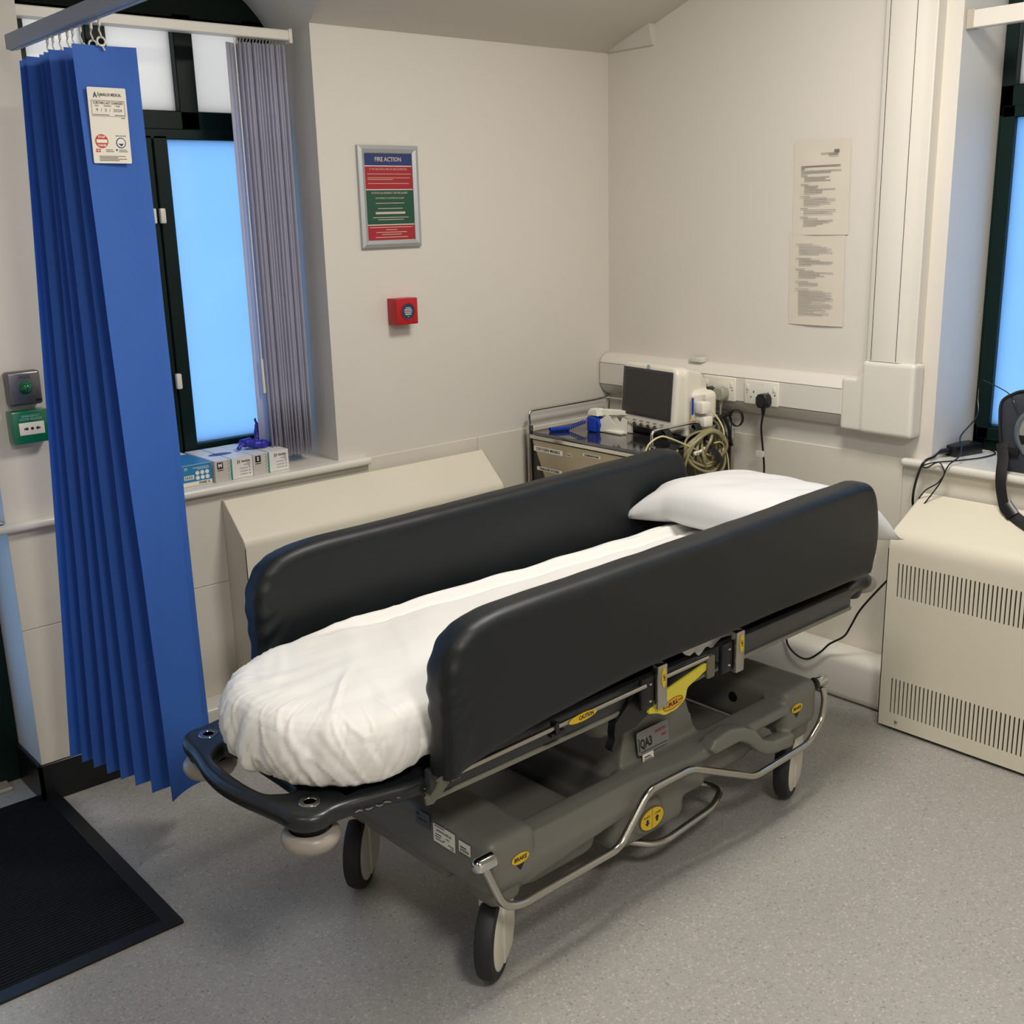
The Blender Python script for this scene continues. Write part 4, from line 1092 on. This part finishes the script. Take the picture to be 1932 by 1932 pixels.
prof += [(.046+.2235*k/30, .7235+.004*math.sin(PI/2*k/30)) for k in range(1, 31)]
for (ins, z) in prof: rows.append([(x, y, z, ins) for x, y in perim(ins, BOX, .25, .04)])
R3 = []
def ridge(d, w): return math.exp(-(d/w)**2)
for row in rows:
    r = []
    for (x, y, z, ins) in row:
        p = V((x, y, z)); side = max(0, min(1, (.05-ins)/.05)); topw = max(0, min(1, (z-.66)/.05))
        cen = V((max(x, -.2), .235, 0)); n_ = (V((x, y, 0))-cen)
        n_ = n_.normalized() if n_.length > 1e-4 else V((0, 0, 1))
        foot = max(0, min(1, (-.02-x)/.3))
        # longitudinal pulled fold near the far pad
        if x > -.17:
            yy = .475-.045*max(0, x+.05)/.9; f_ = min(1, (x+.17)/.2)
            z2 = .018*ridge(y-yy, .012)*f_-.010*ridge(y-yy+.022, .012)*f_+.010*ridge(y-yy-.035, .014)*f_
            p.z += z2*topw
        # broad soft wrinkles across the foot
        p.z += topw*(.006*noise.noise(V((x*3.2+y*4, (y-x)*7, 1)))+.0025*noise.noise(V((x*5, y*26, 2)))*(.4+foot)+.003*noise.noise(V((x*12+y*5, y*9, 7)))*foot)
        p.z += -.006*topw*foot*max(0, 1-abs(y-.2)/.2)*0
        # vertical drapery wrinkles at the foot side
        arc = math.atan2(y-.2355, x+.2)
        wr = .006*noise.noise(V((arc*3.5+(z-.6)*9, z*9, 3)))+.003*noise.noise(V((arc*12-(z-.6)*22, z*14, 4)))-.0045*max(0, 1-6*abs(noise.noise(V((arc*3+z*7, z*3, 9)))))
        p += n_*wr*side*(foot*.9+.1)
        # sharp little creases fanning over the foot edge
        cr1 = abs(noise.noise(V((arc*4.5+(z-.66)*10, z*5+x*2, 21)))); cr2 = abs(noise.noise(V((arc*7-(z-.66)*16, z*6+y*3, 33))))
        k_ = foot*max(0, min(1, (.12-ins)/.08))
        p += n_*k_*side*(.0038*max(0, 1-cr1/.08)-.003*max(0, 1-cr2/.07))
        p.z += k_*topw*(.0024*max(0, 1-cr1/.08)-.002*max(0, 1-cr2/.07))
        # long diagonal tension folds running from the near side towards the far foot corner
        dg = y*.55-x*.85; p.z += topw*.0035*max(0, 1-abs(noise.noise(V((dg*7, (x+y)*1.2, 44))))/.09)*min(1, max(0, .35-x)/.3)
        # hospital-corner fold: a crease and pointed tip at the foot
        ca = math.radians(-176)
        da = arc-ca
        if da > PI: da -= 2*PI
        if da < -PI: da += 2*PI
        lowf = max(0, min(1, (.71-z)/.1))
        p += n_*(.014*math.exp(-(da/.10)**2)*lowf-.014*math.exp(-((da+.2)/.09)**2)*max(0, min(1, (.72-z)/.05))*side)*(foot > 0)
        # soft bulge
        p += n_*.004*foot*side*math.sin(PI*max(0, min(1, (z-.59)/.12)))
        # hem lifts near the near-side pad
        if z < .66 and x > -.27 and y < .06:
            k = max(0, min(1, (x+.27)/.15)); p.z += k*.045*(1-(z-.59)/.07)+.004*math.sin(x*160)*k
        p.z += .0035*noise.noise(V((arc*9, z*3, 6)))*(z < .62)*foot
        r.append(p)
    R3.append(r)
m = MB(); m.grid(R3, True); bmesh.ops.remove_doubles(m.bm, verts=m.bm.verts, dist=.0006)
sh = m.build('bed_sheet', SHEET, None, ang=180, norm=True)
sh.location = TO; sh.rotation_euler = (0, 0, TH)
tag(sh, 'creased white sheet covering the trolley mattress, tucked in at the rounded foot', 'sheet')
so = sh.modifiers.new('t', 'SOLIDIFY'); so.thickness = .0015; so.offset = -1

m = MB(); rows = []
for j in range(5):
    rows.append([(.560+.20*i/16, -.0655-.004*math.sin(i*.9)-.002*j*math.sin(i*.5), .652-(.012+.030*math.sin(PI*i/16)**.7)*j/4*(1+.2*math.sin(i*1.3))) for i in range(17)])
m.grid(rows); m.build('hanging_hem', SHEET, sh, ang=180)

# pillow
m = MB(); rows = []
NU, NV = 72, 44
HX, HY = .235, .315
def pil(u, v, s):
    # u,v in [-1,1]
    cu = abs(u); cv = abs(v)
    px = u*HX*(1-.10*(1-cv**2)*cu**6*0+.0-.06*cu**3*(1-cv**4)); py = v*HY*(1-.07*cv**3*(1-cu**4))
    h = ((1-cu**3.6)*(1-cv**4))**.42 if cu < 1 and cv < 1 else 0
    th = .078*h
    z = s*th*(1.0 if s > 0 else .9)
    wr = .006*noise.noise(V((u*2.5, v*2.5, s)))+.004*noise.noise(V((u*3+v*5, v*2, 5+s)))*1.2
    z += wr*h
    return V((px, py, z))
def gridp(s): return [[pil(-1+2*i/NU, -1+2*j/NV, s) for i in range(NU+1)] for j in range(NV+1)]
m.grid(gridp(1)); m.grid(gridp(-1)); bmesh.ops.remove_doubles(m.bm, verts=m.bm.verts, dist=.0004)
pw = m.build('pillow', PILW, None, ang=180)
tag(pw, 'white pillow resting at the head of the trolley, between the pads', 'pillow')
pw.location = TO+RT @ V((1.300, .228, .793)); pw.rotation_euler = (math.radians(0), math.radians(3), TH+math.radians(-3))
for v in pw.data.vertices:
    x, y = v.co.x, v.co.y
    # open pillowcase corner sticking out past the near pad
    v.co.z -= .030*(abs(x/HX)*abs(y/HY))**3
    if y < -.2 and x > .12: v.co.x += .025*min(1, (-.2-y)/.11)*min(1, (x-.12)/.11); v.co.z -= .065*min(1, (-.2-y)/.11)*min(1, (x-.12)/.11)
    if x < -.15 and y > .2: v.co.z -= .02*min(1, (y-.2)/.1); v.co.x -= .03*min(1, (y-.2)/.1)
    # flatten the near-front hem so it rests on the sheet
    lim = -.069
    if v.co.z < lim: v.co.z = lim

# ------------------------------------------------------------------ equipment cart in the corner
cx0, cx1, cy0, cy1 = -.495, -.055, -.05, -.685
t = thing('equipment_cart', 'stainless steel equipment cart with tilt bins standing in the room corner', 'cart', (-.275, -.3675, 0))
hx, hy = .215, .3125
m = MB()
for sx_ in (-1, 1):
    for sy_ in (-1, 1):
        m.cyl((sx_*hx, sy_*hy, .09), (sx_*hx, sy_*hy, .87), .0105, seg=16)
m.build('post', STEEL, t)
for sx_ in (-1, 1):
    for sy_ in (-1, 1):
        w_ = MB(); w_.lathe([(0, -.012), (.03, -.012), (.04, -.008), (.04, .008), (.03, .012), (0, .012)], fr((sx_*hx, sy_*hy, .04), (1, 0, 0), (0, 0, 1)), 20); w_.cyl((sx_*hx, sy_*hy, .04), (sx_*hx, sy_*hy, .1), .008); w_.build('caster', TYRE, t)
for sy_ in (1, -1):
    p_ = [(-hx, sy_*hy, .862), (-hx+.0, sy_*hy+.006*sy_, .892), (-hx-.004, sy_*hy+.008*sy_, .93), (-hx+.015, sy_*hy+.008*sy_, .935)]
    m = MB(); m.tube(fillet([(-hx, sy_*hy, .862), (-hx-.004, sy_*hy, .93), (hx+.003, sy_*hy, .93), (hx, sy_*hy, .862)], .022, 6), .0052, 12); m.build('side_rail', CHROME, t)
    for sx_ in (-1, 1):
        m = MB(); m.cyl((sx_*hx, sy_*hy, .845), (sx_*hx, sy_*hy, .875), .0125, seg=18); m.build('post_cap', CHROME, t)
m = MB(); m.tube([(hx, hy, .928), (hx, -hy, .928)], .0052, 12); m.build('rear_rail', CHROME, t)
m = MB()
m.add(curve_mesh([rrect(-hx-.012, -hy+.014, hx+.005, hy-.014, .025)], .004, .002, 1), T(0, 0, .848)); m.build('worktop', mat('polished_steel', '#77767a', .07, .9, var=.02, vscale=3), t)
m = MB(); m.box(-hx-.012, -hx+.004, -hy+.01, hy-.01, .826, .841, r=.002, seg=1); m.build('front_edge_bar', CHROME, t)
m = MB(); m.box(-hx+.004, hx, -hy+.012, hy-.012, .18, .838); m.build('cabinet', mat('cart_body', '#4e4a43', .4, .6), t)
FC = fr((-hx-.002, 0, 0), (0, -1, 0), (0, 0, 1))
BR = mat('brushed_bin_steel', '#b9ad94', .38, .55, var=.12, vscale=9)
for k in range(3):
    z1_ = .822-k*.2; z0_ = z1_-.185
    m = MB(); m.prism([(-.290, z1_), (.290, z1_), (.20, z0_), (-.20, z0_)], 0, .006, FC); b_ = m.build('tilt_bin', BR, t)
    if k == 0:
        Fk = FC @ T(-.02, .722, .006)
        m = MB(); m.lathe([(.03, 0), (.03, .004), (.022, .005), (.022, .001)], Fk); m.build('lock_plate', WHITEP, b_)
        m = MB(); m.lathe([(0, .014), (.014, .012), (.02, .002)], Fk); m.build('lock_button', mat('lock_blue_grey', '#8893a0', .25, .5), b_)
        m = MB()
        for a in (0, 90, 180, 270): m.lathe([(0, .0055), (.0025, .0055), (.0025, 0)], Fk @ T(.026*math.cos(math.radians(a)), .026*math.sin(math.radians(a)), 0), 8)
        m.build('lock_dot', BLACKP, b_)
        for (xc, zc, w_, h_, txt, s_) in ((-.2035, .791, .158, .019, 'OXYGEN MASKS', .0155), (-.198, .716, .136, .014, 'YANKAUER SUCKERS', .0125), (.028, .803, .088, .010, 'GLYCERINE MOUTH SWABS', .0085), (-.09, .79, .026, .010, 'POLE', .008)):
            s = MB(); s.box(xc-w_/2, xc+w_/2, zc-h_/2, zc+h_/2, .006, .0066, M=FC); lb_ = s.build('bin_label', PRINTW, b_, smooth=False)
            s = MB(); s.add(text_mesh(txt, s_, w=w_*.82, bold=.0003), FC @ T(xc, zc, .0069)); s.build('label_print', PRINTK, lb_, smooth=False)

# vital signs monitor
ZW = .8545
mo_ = thing('patient_monitor', 'boxy white vital signs monitor with a dark screen on the steel cart', 'monitor', (-.268, -.311, ZW), 0)
u_ = V((-.125, -.992, 0)).normalized()
# local frame: X = u_ (screen left->right), Y = depth backwards, Z up
ang_m = math.atan2(u_.y, u_.x); mo_.rotation_euler = (0, 0, ang_m)
m = MB()
fpz = rrect(0, .010, .292, .250, .03, 6)
tl = math.radians(4)
Mf = Matrix.Rotation(-tl, 4, 'X')
m.add(curve_mesh([rrect(.012, .026, .280, .250, .03, 6)], .018, .014, 4), Matrix.Translation((0, .02, 0)) @ Mf @ fr((0, 0, 0), (1, 0, 0), (0, 0, 1)))
m.hull([(x, y, z) for (y, s_, z0, z1) in ((.045, 0, .012, .245), (.12, .012, .014, .225), (.165, .03, .02, .19)) for x in (.008+s_, .284-s_) for z in (z0, z1)])
m.box(.19, .30, .07, .175, .02, .165, r=.02, seg=3)
mb_ = m.build('case', mat('monitor_white', '#dedacb', .4, var=.01), mo_); remesh(mb_, .004, 2)
Fm = Matrix.Translation((0, -.013, 0)) @ Mf @ fr((0, 0, 0), (1, 0, 0), (0, 0, 1))
m = MB(); m.box(.025, .262, .070, .236, -.001, .0022, M=Fm, r=.004); bz = m.build('screen_bezel', mat('bezel_grey', '#33333a', .4), mo_)
m = MB(); m.box(.040, .252, .079, .228, .001, .0026, M=Fm); m.build('screen', SCREEN, mo_)
m = MB()
for k in range(5): m.lathe([(0, .004), (.006, .0035), (.0072, 0)], Fm @ T(.092+.033*k, .040, .0), 16)
m.build('button', mat('button_dark', '#37382f', .4), mo_)
m = MB()
for k in range(5): m.box(.084+.033*k, .10+.033*k, .0545, .0562, 0, .0016, M=Fm)
m.add(text_mesh('Dash 4000', .010, w=.036, bold=.0002), Fm @ T(.045, .036, .0015)); m.box(.03, .056, .051, .053, 0, .0016, M=Fm)
m.build('case_print', mat('print_slate', '#7d8092', .6), mo_, smooth=False)
m = MB(); m.lathe([(0, .001), (.0075, .001), (.0075, 0)], Fm @ T(.146, .2445, .001), 20); m.build('maker_roundel', mat('roundel_blue', '#9fb0be', .4), mo_)
# connectors on the right side
m = MB(); m.box(.292, .300, .052, .115, .045, .155, r=.003); cb = m.build('module_panel', mat('module_grey', '#c9c5b6', .4), mo_)
m = MB(); m.box(.3, .340, .058, .10, .098, .138, r=.006); m.build('upper_connector', WHITEP, cb)
m = MB(); m.box(.3, .342, .066, .108, .053, .088, r=.006); m.build('lower_connector', WHITEP, cb)
m = MB(); m.box(.2995, .3015, .05, .058, .094, .150); m.build('blue_stripe', BLUEP, cb)
m = MB(); m.lathe([(0, .003), (.007, .003), (.009, 0)], fr((.2995, .052, .07), (0, 1, 0), (0, 0, 1)), 16); m.build('yellow_port', mat('port_yellow', '#d7a410', .4), cb)
m = MB(); m.box(.03, .26, .03, .15, .0, .018, r=.004); m.build('foot_tray', BLACKP, mo_)
Sc = Matrix.Diagonal((1.14, 1.04, 1.05, 1))
for ch in list(mo_.children):
    ch.data.transform(Sc)
    for g_ in ch.children: g_.data.transform(Sc)
# cable from upper connector looping down to the coil
m = MB()
Wm = mo_
R_ = Matrix.Rotation(-ang_m, 4, 'Z')
def toM(p): return R_ @ (V(p)-V((-.268, -.311, ZW)))
pts = [(-.245, -.668, .972), (-.235, -.685, .985), (-.20, -.71, .955), (-.185, -.74, .90), (-.187, -.745, .83), (-.215, -.745, .806), (-.283, -.745, .828), (-.369, -.735, .868), (-.453, -.73, .905), (-.50, -.725, .918), (-.55, -.72, .90), (-.57, -.715, .86)]
m.tube(spline([toM(p) for p in pts], 8), .0032, 8); m.build('sensor_lead', CABLEL, mo_)
m = MB(); pts = [(-.23, -.67, .925), (-.19, -.69, .93), (-.165, -.705, .90), (-.19, -.71, .868), (-.22, -.712, .85)]
m.tube(spline([toM(p) for p in pts], 8), .0036, 8); m.build('sensor_lead', CABLEM, mo_)

# coil of leads hung on the cart's right rail
co_ = thing('cable_coil', 'thick coil of cream monitoring leads hanging from the cart rail', 'cable', (-.27, -.735, .805))
random.seed(5)
for k in range(11):
    m = MB()
    rx = .075+random.uniform(-.03, .028); rz_ = .078+random.uniform(-.022, .025); cx = random.uniform(-.03, .035); tw = random.uniform(-.5, .5); yo = random.uniform(-.018, .018)
    pts = []
    for i in range(40):
        a = 2*PI*i/40
        x = cx+rx*math.cos(a)*(1+.25*math.sin(a)*-1*(math.sin(a) > 0)); z = .03+rz_*math.sin(a)-(rz_-.07)
        pts.append((x*math.cos(tw*.3)-z*math.sin(tw*.3), yo+.012*math.sin(a*2+k)+.006*math.sin(3*a+k*2), x*math.sin(tw*.3)+z*math.cos(tw*.3)))
    m.tube(pts, .0056 if k % 3 else .0042, 8, closed=True); m.build('lead_loop', CABLEM, co_)
for (x, s_) in ((-.135, 0), (-.145, 1)):
    m = MB(); c0 = V((-.16-.0*s_, .01+.008*s_, 0)); pts = [c0+V(((.045+.012*s_)*math.cos(a*PI/16), .0, -.02+(.055+.01*s_)*math.sin(a*PI/16))) for a in range(32)]
    m.tube(pts, .0035, 8, closed=True); m.build('lead_loop', CABLEM, co_)
m = MB(); m.tube(spline([(.03, -.01, .055), (.07, -.012, .05), (.10, -.014, .0), (.115, -.012, -.07)], 8), .0028, 8); m.build('lead_end', CABLEL, co_)
m = MB(); m.box(-.082, -.055, -.02, -.008, .028, .042, r=.004); m.tube([(-.06, -.014, .035), (-.02, -.01, .045)], .005, 8)
cn = m.build('white_connector', WHITEP, co_)
m = MB()
for dx in (-.074, -.063): m.lathe([(0, .0006), (.0028, .0006), (.0028, 0)], fr((dx, -.0202, .035), (1, 0, 0), (0, 0, 1)), 10)
m.build('connector_pin_hole', BLACKP, cn)
BS = mat('black_strap', '#0d0e10', .7)
def strap(pts, wd, par=co_, up=(1, 0, 0), name='hanging_strap'):
    m = MB(); m.tube(spline(pts, 6), wd, 8, flat=.2, up=up); return m.build(name, BS, par)
s_ = strap([(.0, .045, .105), (-.005, .05, .115), (-.01, .035, .12), (-.008, .02, .09), (.0, -.006, .05), (.02, -.030, .02), (.035, -.034, -.010)], .016)
m = MB(); m.lathe([(0, .003), (.005, .0025), (.006, 0)], fr((-.004, -.004, .064), (1, 0, 0), (0, .3, 1)), 14); m.build('stud', CHROME, s_)
s_ = strap([(-.155, .045, .108), (-.16, .05, .118), (-.165, .035, .118), (-.163, .02, .09), (-.16, .0, .05), (-.158, -.01, .0)], .016)
m = MB(); m.lathe([(0, .003), (.005, .0025), (.006, 0)], fr((-.162, -.005, .056), (1, 0, 0), (0, 0, 1)), 14); m.build('stud', CHROME, s_)
# tangle of black tape on the rear corner of the rail
bt = thing('black_strap_loop', 'black looped strap wrapped round the rear corner of the cart rail', 'strap', (-.08, -.685, .93))
m = MB(); m.tube([(.0, -.030+.028*math.cos(a*PI/12), -.006+.030*math.sin(a*PI/12)) for a in range(24)], .008, 8, closed=True, flat=.25, up=(1, 0, 0)); m.build('loop', BS, bt)
m = MB(); m.tube(spline([(.0, -.0, .006), (-.04, -.004, .004), (-.08, .0, -.004), (-.09, .006, -.02)], 6), .009, 8); m.tube(spline([(-.035, -.004, .0), (-.02, -.012, -.04), (-.01, -.012, -.08), (.005, -.008, -.11)], 6), .006, 8); m.tube(spline([(-.06, -.006, 0), (-.05, -.014, -.05), (-.03, -.02, -.09)], 6), .006, 8); m.build('wrapped_tape', BS, bt)

# ear thermometer in its cradle
th_ = thing('ear_thermometer', 'white and blue ear thermometer in a cradle beside the monitor', 'thermometer', (-.335, -.255, ZW), 0)
m = MB(); m.add(curve_mesh([rrect(-.022, 0, .022, .058, .006)], .016, .006, 3), fr((-.005, 0, 0), (0, -1, 0), (0, 0, 1))); m.hull([(-.02, -.02, .055), (.02, -.02, .055), (-.02, .02, .055), (.02, .02, .055), (-.016, -.032, .028), (.016, -.032, .028), (-.014, -.024, 0), (.014, -.024, 0), (-.018, .02, 0), (.018, .02, 0)])
m.build('blue_probe_case', BLUEP, th_)
m = MB(); m.hull([(-.02, .022, .062), (.02, .022, .062), (-.02, .022, .075), (.02, .022, .078), (-.02, -.03, .062), (.02, -.03, .062), (-.018, -.02, .088), (.018, -.02, .088), (-.014, .012, .087), (.014, .012, .087)]); m.hull([(.0, -.02, .06), (.03, -.02, .062), (.0, -.02, .085), (.03, -.02, .085), (.055, -.115, .066), (.08, -.115, .066), (.055, -.115, .082), (.08, -.115, .082)])
wb = m.build('white_body', WHITEP, th_); remesh(wb, .002, 3)
m = MB(); cr_ = [(0, 0), (.115, .0), (.115, .055), (.095, .06), (.088, .045), (.075, .035), (.06, .036), (.05, .045), (.044, .06), (.03, .064), (.0, .045)]
for dx in (-.012, .02): m.add(curve_mesh([cr_], .0012, .0008, 1), fr((dx+.01, -.026, .002), (.25, -1, 0), (0, 0, 1)))
m.box(.0, .03, -.13, -.03, 0, .01, r=.003); m.build('cradle', WHITEP, th_)
m = MB(); m.tube([(-.004, .028+.005*math.cos(a*PI/6), .055+.006*math.sin(a*PI/6)) for a in range(12)], .0012, 6, closed=True); m.tube([(-.006, .026, .062), (-.006, .024, .072)], .003, 8); m.build('ring', CHROME, th_)
hel = []
for k in range(44*10):
    tt = k/440; a = 2*PI*k/10
    cx_ = V((-.128, .118, .0085)).lerp(V((-.045, .075, .0085)), tt) if tt < .8 else V((-.0616, .0836, .0085)).lerp(V((-.018, .04, .035)), (tt-.8)/.2)
    r_ = .0075
    hel.append((cx_.x+r_*math.cos(a)*.3, cx_.y+r_*math.cos(a)*.95, cx_.z+r_*math.sin(a)))
m = MB(); m.tube(hel, .0016, 6); m.tube(spline([(-.018, .04, .035), (-.010, .034, .047), (-.004, .03, .052)], 4), .0012, 6); m.build('coiled_lanyard', BLUEP, th_)

# ------------------------------------------------------------------ right sill: adapter, leads, carry bag
ad = thing('power_adapter', 'black power brick lying on the right window sill with trailing leads', 'power adapter', (.150, -1.452, SILL+.0025), math.radians(-14))
m = MB(); m.box(-.062, .062, -.030, .030, 0, .035, r=.004, seg=2); m.build('brick', BLACKP, ad)
Ra_ = Matrix.Rotation(math.radians(14), 4, 'Z')
def toA(p): return Ra_ @ (V(p)-V((.150, -1.452, SILL+.0025)))
m = MB(); m.tube([toA(p) for p in ((.10, -1.442, .878), (.055, -1.43, .880), (.035, -1.427, .876))], [.011, .008, .004], 10)
m.tube(spline([toA(p) for p in ((.035, -1.427, .876), (.01, -1.432, .870), (-.035, -1.422, .857), (-.045, -1.405, .79), (-.04, -1.397, .725), (-.022, -1.40, .69))], 8), .004, 8)
m.build('mains_lead', BLACKP, ad)
m = MB(); m.tube(spline([toA(p) for p in ((.23, -1.50, .87), (.21, -1.535, .864), (.12, -1.53, .8635), (.03, -1.495, .8635), (-.036, -1.455, .862), (-.045, -1.425, .848), (-.044, -1.44, .845), (-.043, -1.475, .868), (-.043, -1.494, .85), (-.043, -1.497, .83), (-.043, -1.478, .80), (-.043, -1.435, .765), (-.044, -1.40, .70), (-.055, -1.41, .684), (-.06, -1.44, .72), (-.046, -1.465, .765), (-.043, -1.49, .81), (-.043, -1.51, .862), (.0, -1.52, .885), (.05, -1.50, .905), (.10, -1.47, .93), (.2, -1.468, .98), (.235, -1.45, 1.03), (.256, -1.44, 1.06))], 8), .0022, 8); m.build('thin_lead', BLACKP, ad)

BAGG = mat('bag_grey_nylon', '#2b2f38', .6, var=.08, vscale=40, bump=.3, bscale=300)
bg = thing('defibrillator_bag', 'dark grey padded carry case with clear round window on the right sill', 'bag', (.06, -1.80, SILL+.0025))
m = MB(); m.hull([(-.055, .145, 0), (.12, .145, 0), (-.055, -.2, 0), (.12, -.2, 0), (-.055, .165, .14), (.11, .165, .14), (-.045, .170, .215), (.10, .16, .215), (-.035, .10, .250), (.09, .10, .245), (-.035, -.15, .245), (.09, -.15, .245), (-.055, -.2, .2), (.1, -.2, .2)]); b_ = m.build('case_body', BAGG, bg); remesh(b_, .008, 4)
m = MB(); m.tube(spline([(-.056, .143, .0), (-.056, .154, .08), (-.054, .163, .14), (-.045, .168, .205), (-.038, .14, .232), (-.036, .10, .246), (-.034, .0, .25)], 6), .0045, 8); m.build('rim_piping', BS, bg)
Fb = fr((-.060, .025, .125), (0, -1, 0), (-.10, 0, 1))
m = MB(); m.lathe([(.088, 0), (.088, .005), (.080, .008), (.074, .004), (.074, 0)], Fb, 40); m.build('window_rim', mat('rim_clear_grey', '#5d6670', .15, coat=.5), bg)
m = MB(); m.lathe([(0, .002), (.076, .002), (.076, 0)], Fb, 40); m.build('clear_window', mat('window_dark', '#8f8f88', .08, .2, coat=1), bg)
m = MB(); m.box(-.073, .073, -.035, -.008, .003, .004, M=Fb); m.build('window_band', BLACKP, bg)
m = MB(); m.box(-.064, -.058, .095, .145, .05, .075, r=.004); m.build('side_tab', BLACKP, bg)
m = MB(); m.tube(spline([(-.055, .152, .085), (-.075, .135, .045), (-.100, .124, .002), (-.108, .118, -.035), (-.108, .108, -.078), (-.11, .096, -.10), (-.125, .05, -.122), (-.148, .0, -.135), (-.175, -.06, -.148), (-.20, -.12, -.16)], 8), .0175, 8, flat=.12, up=(.1, 1, 0)); m.build('shoulder_strap', BS, bg)
m = MB(); m.tube([(-.109, .100, -.088), (-.122, .066, -.116)], .02, 8, flat=.25, up=(0, 1, 0)); m.build('strap_slider', BLACKP, bg)
m = MB(); m.tube(spline([(.10, .30, .245), (.03, .21, .235), (-.02, .16, .23), (-.055, .13, .22), (-.062, .11, .19)], 6), .0018, 6); m.build('thin_lead', BLACKP, bg)

# ------------------------------------------------------------------ ceiling light over the trolley, added fill panels (all above the frame), daylight
def panel_light(x, y, sx_, sy_, watts, label):
    t = thing('ceiling_light', label, 'light', (x, y, ZC), 0, 'square ceiling light panels')
    m = MB(); m.add(curve_mesh([rrect(-sx_/2-.03, -sy_/2-.03, sx_/2+.03, sy_/2+.03, .005), rrect(-sx_/2, -sy_/2, sx_/2, sy_/2, .005)[::-1]], .012), T(0, 0, -.014)); m.build('frame', WHITEP, t)
    l = bpy.data.lights.new('panel_lamp', 'AREA'); l.shape = 'RECTANGLE'; l.size = sx_; l.size_y = sy_; l.energy = watts; l.color = (1.0, .95, .875)
    o = bpy.data.objects.new('panel_lamp', l); COL.objects.link(o); o.parent = t; o.location = (0, 0, -.02)
panel_light(-1.15, -1.75, .55, .55, 40, 'square ceiling light panel above the trolley')
panel_light(-3.5, -1.9, .55, .55, 8, 'unseen square light panel near the doorway, added as fill')  # weak fill lamp added out of view
panel_light(-2.6, -3.6, .55, .55, 50, 'unseen square light panel at the back of the room, added as fill')  # fill lamp added behind the camera to brighten the near floor

wd = bpy.data.worlds.new('sky'); S.world = wd; wd.use_nodes = True
nt = wd.node_tree; bgn = nt.nodes['Background']
bgn.inputs['Color'].default_value = (.545, .795, 1.1, 1); bgn.inputs['Strength'].default_value = 2.15

S.view_settings.view_transform = 'Standard'; S.view_settings.look = 'None'; S.view_settings.gamma = 1; S.view_settings.exposure = .02
S.view_settings.use_curve_mapping = False
S.cycles.use_denoising = True
S.cycles.max_bounces = 8; S.cycles.diffuse_bounces = 5; S.cycles.caustics_reflective = False; S.cycles.caustics_refractive = False
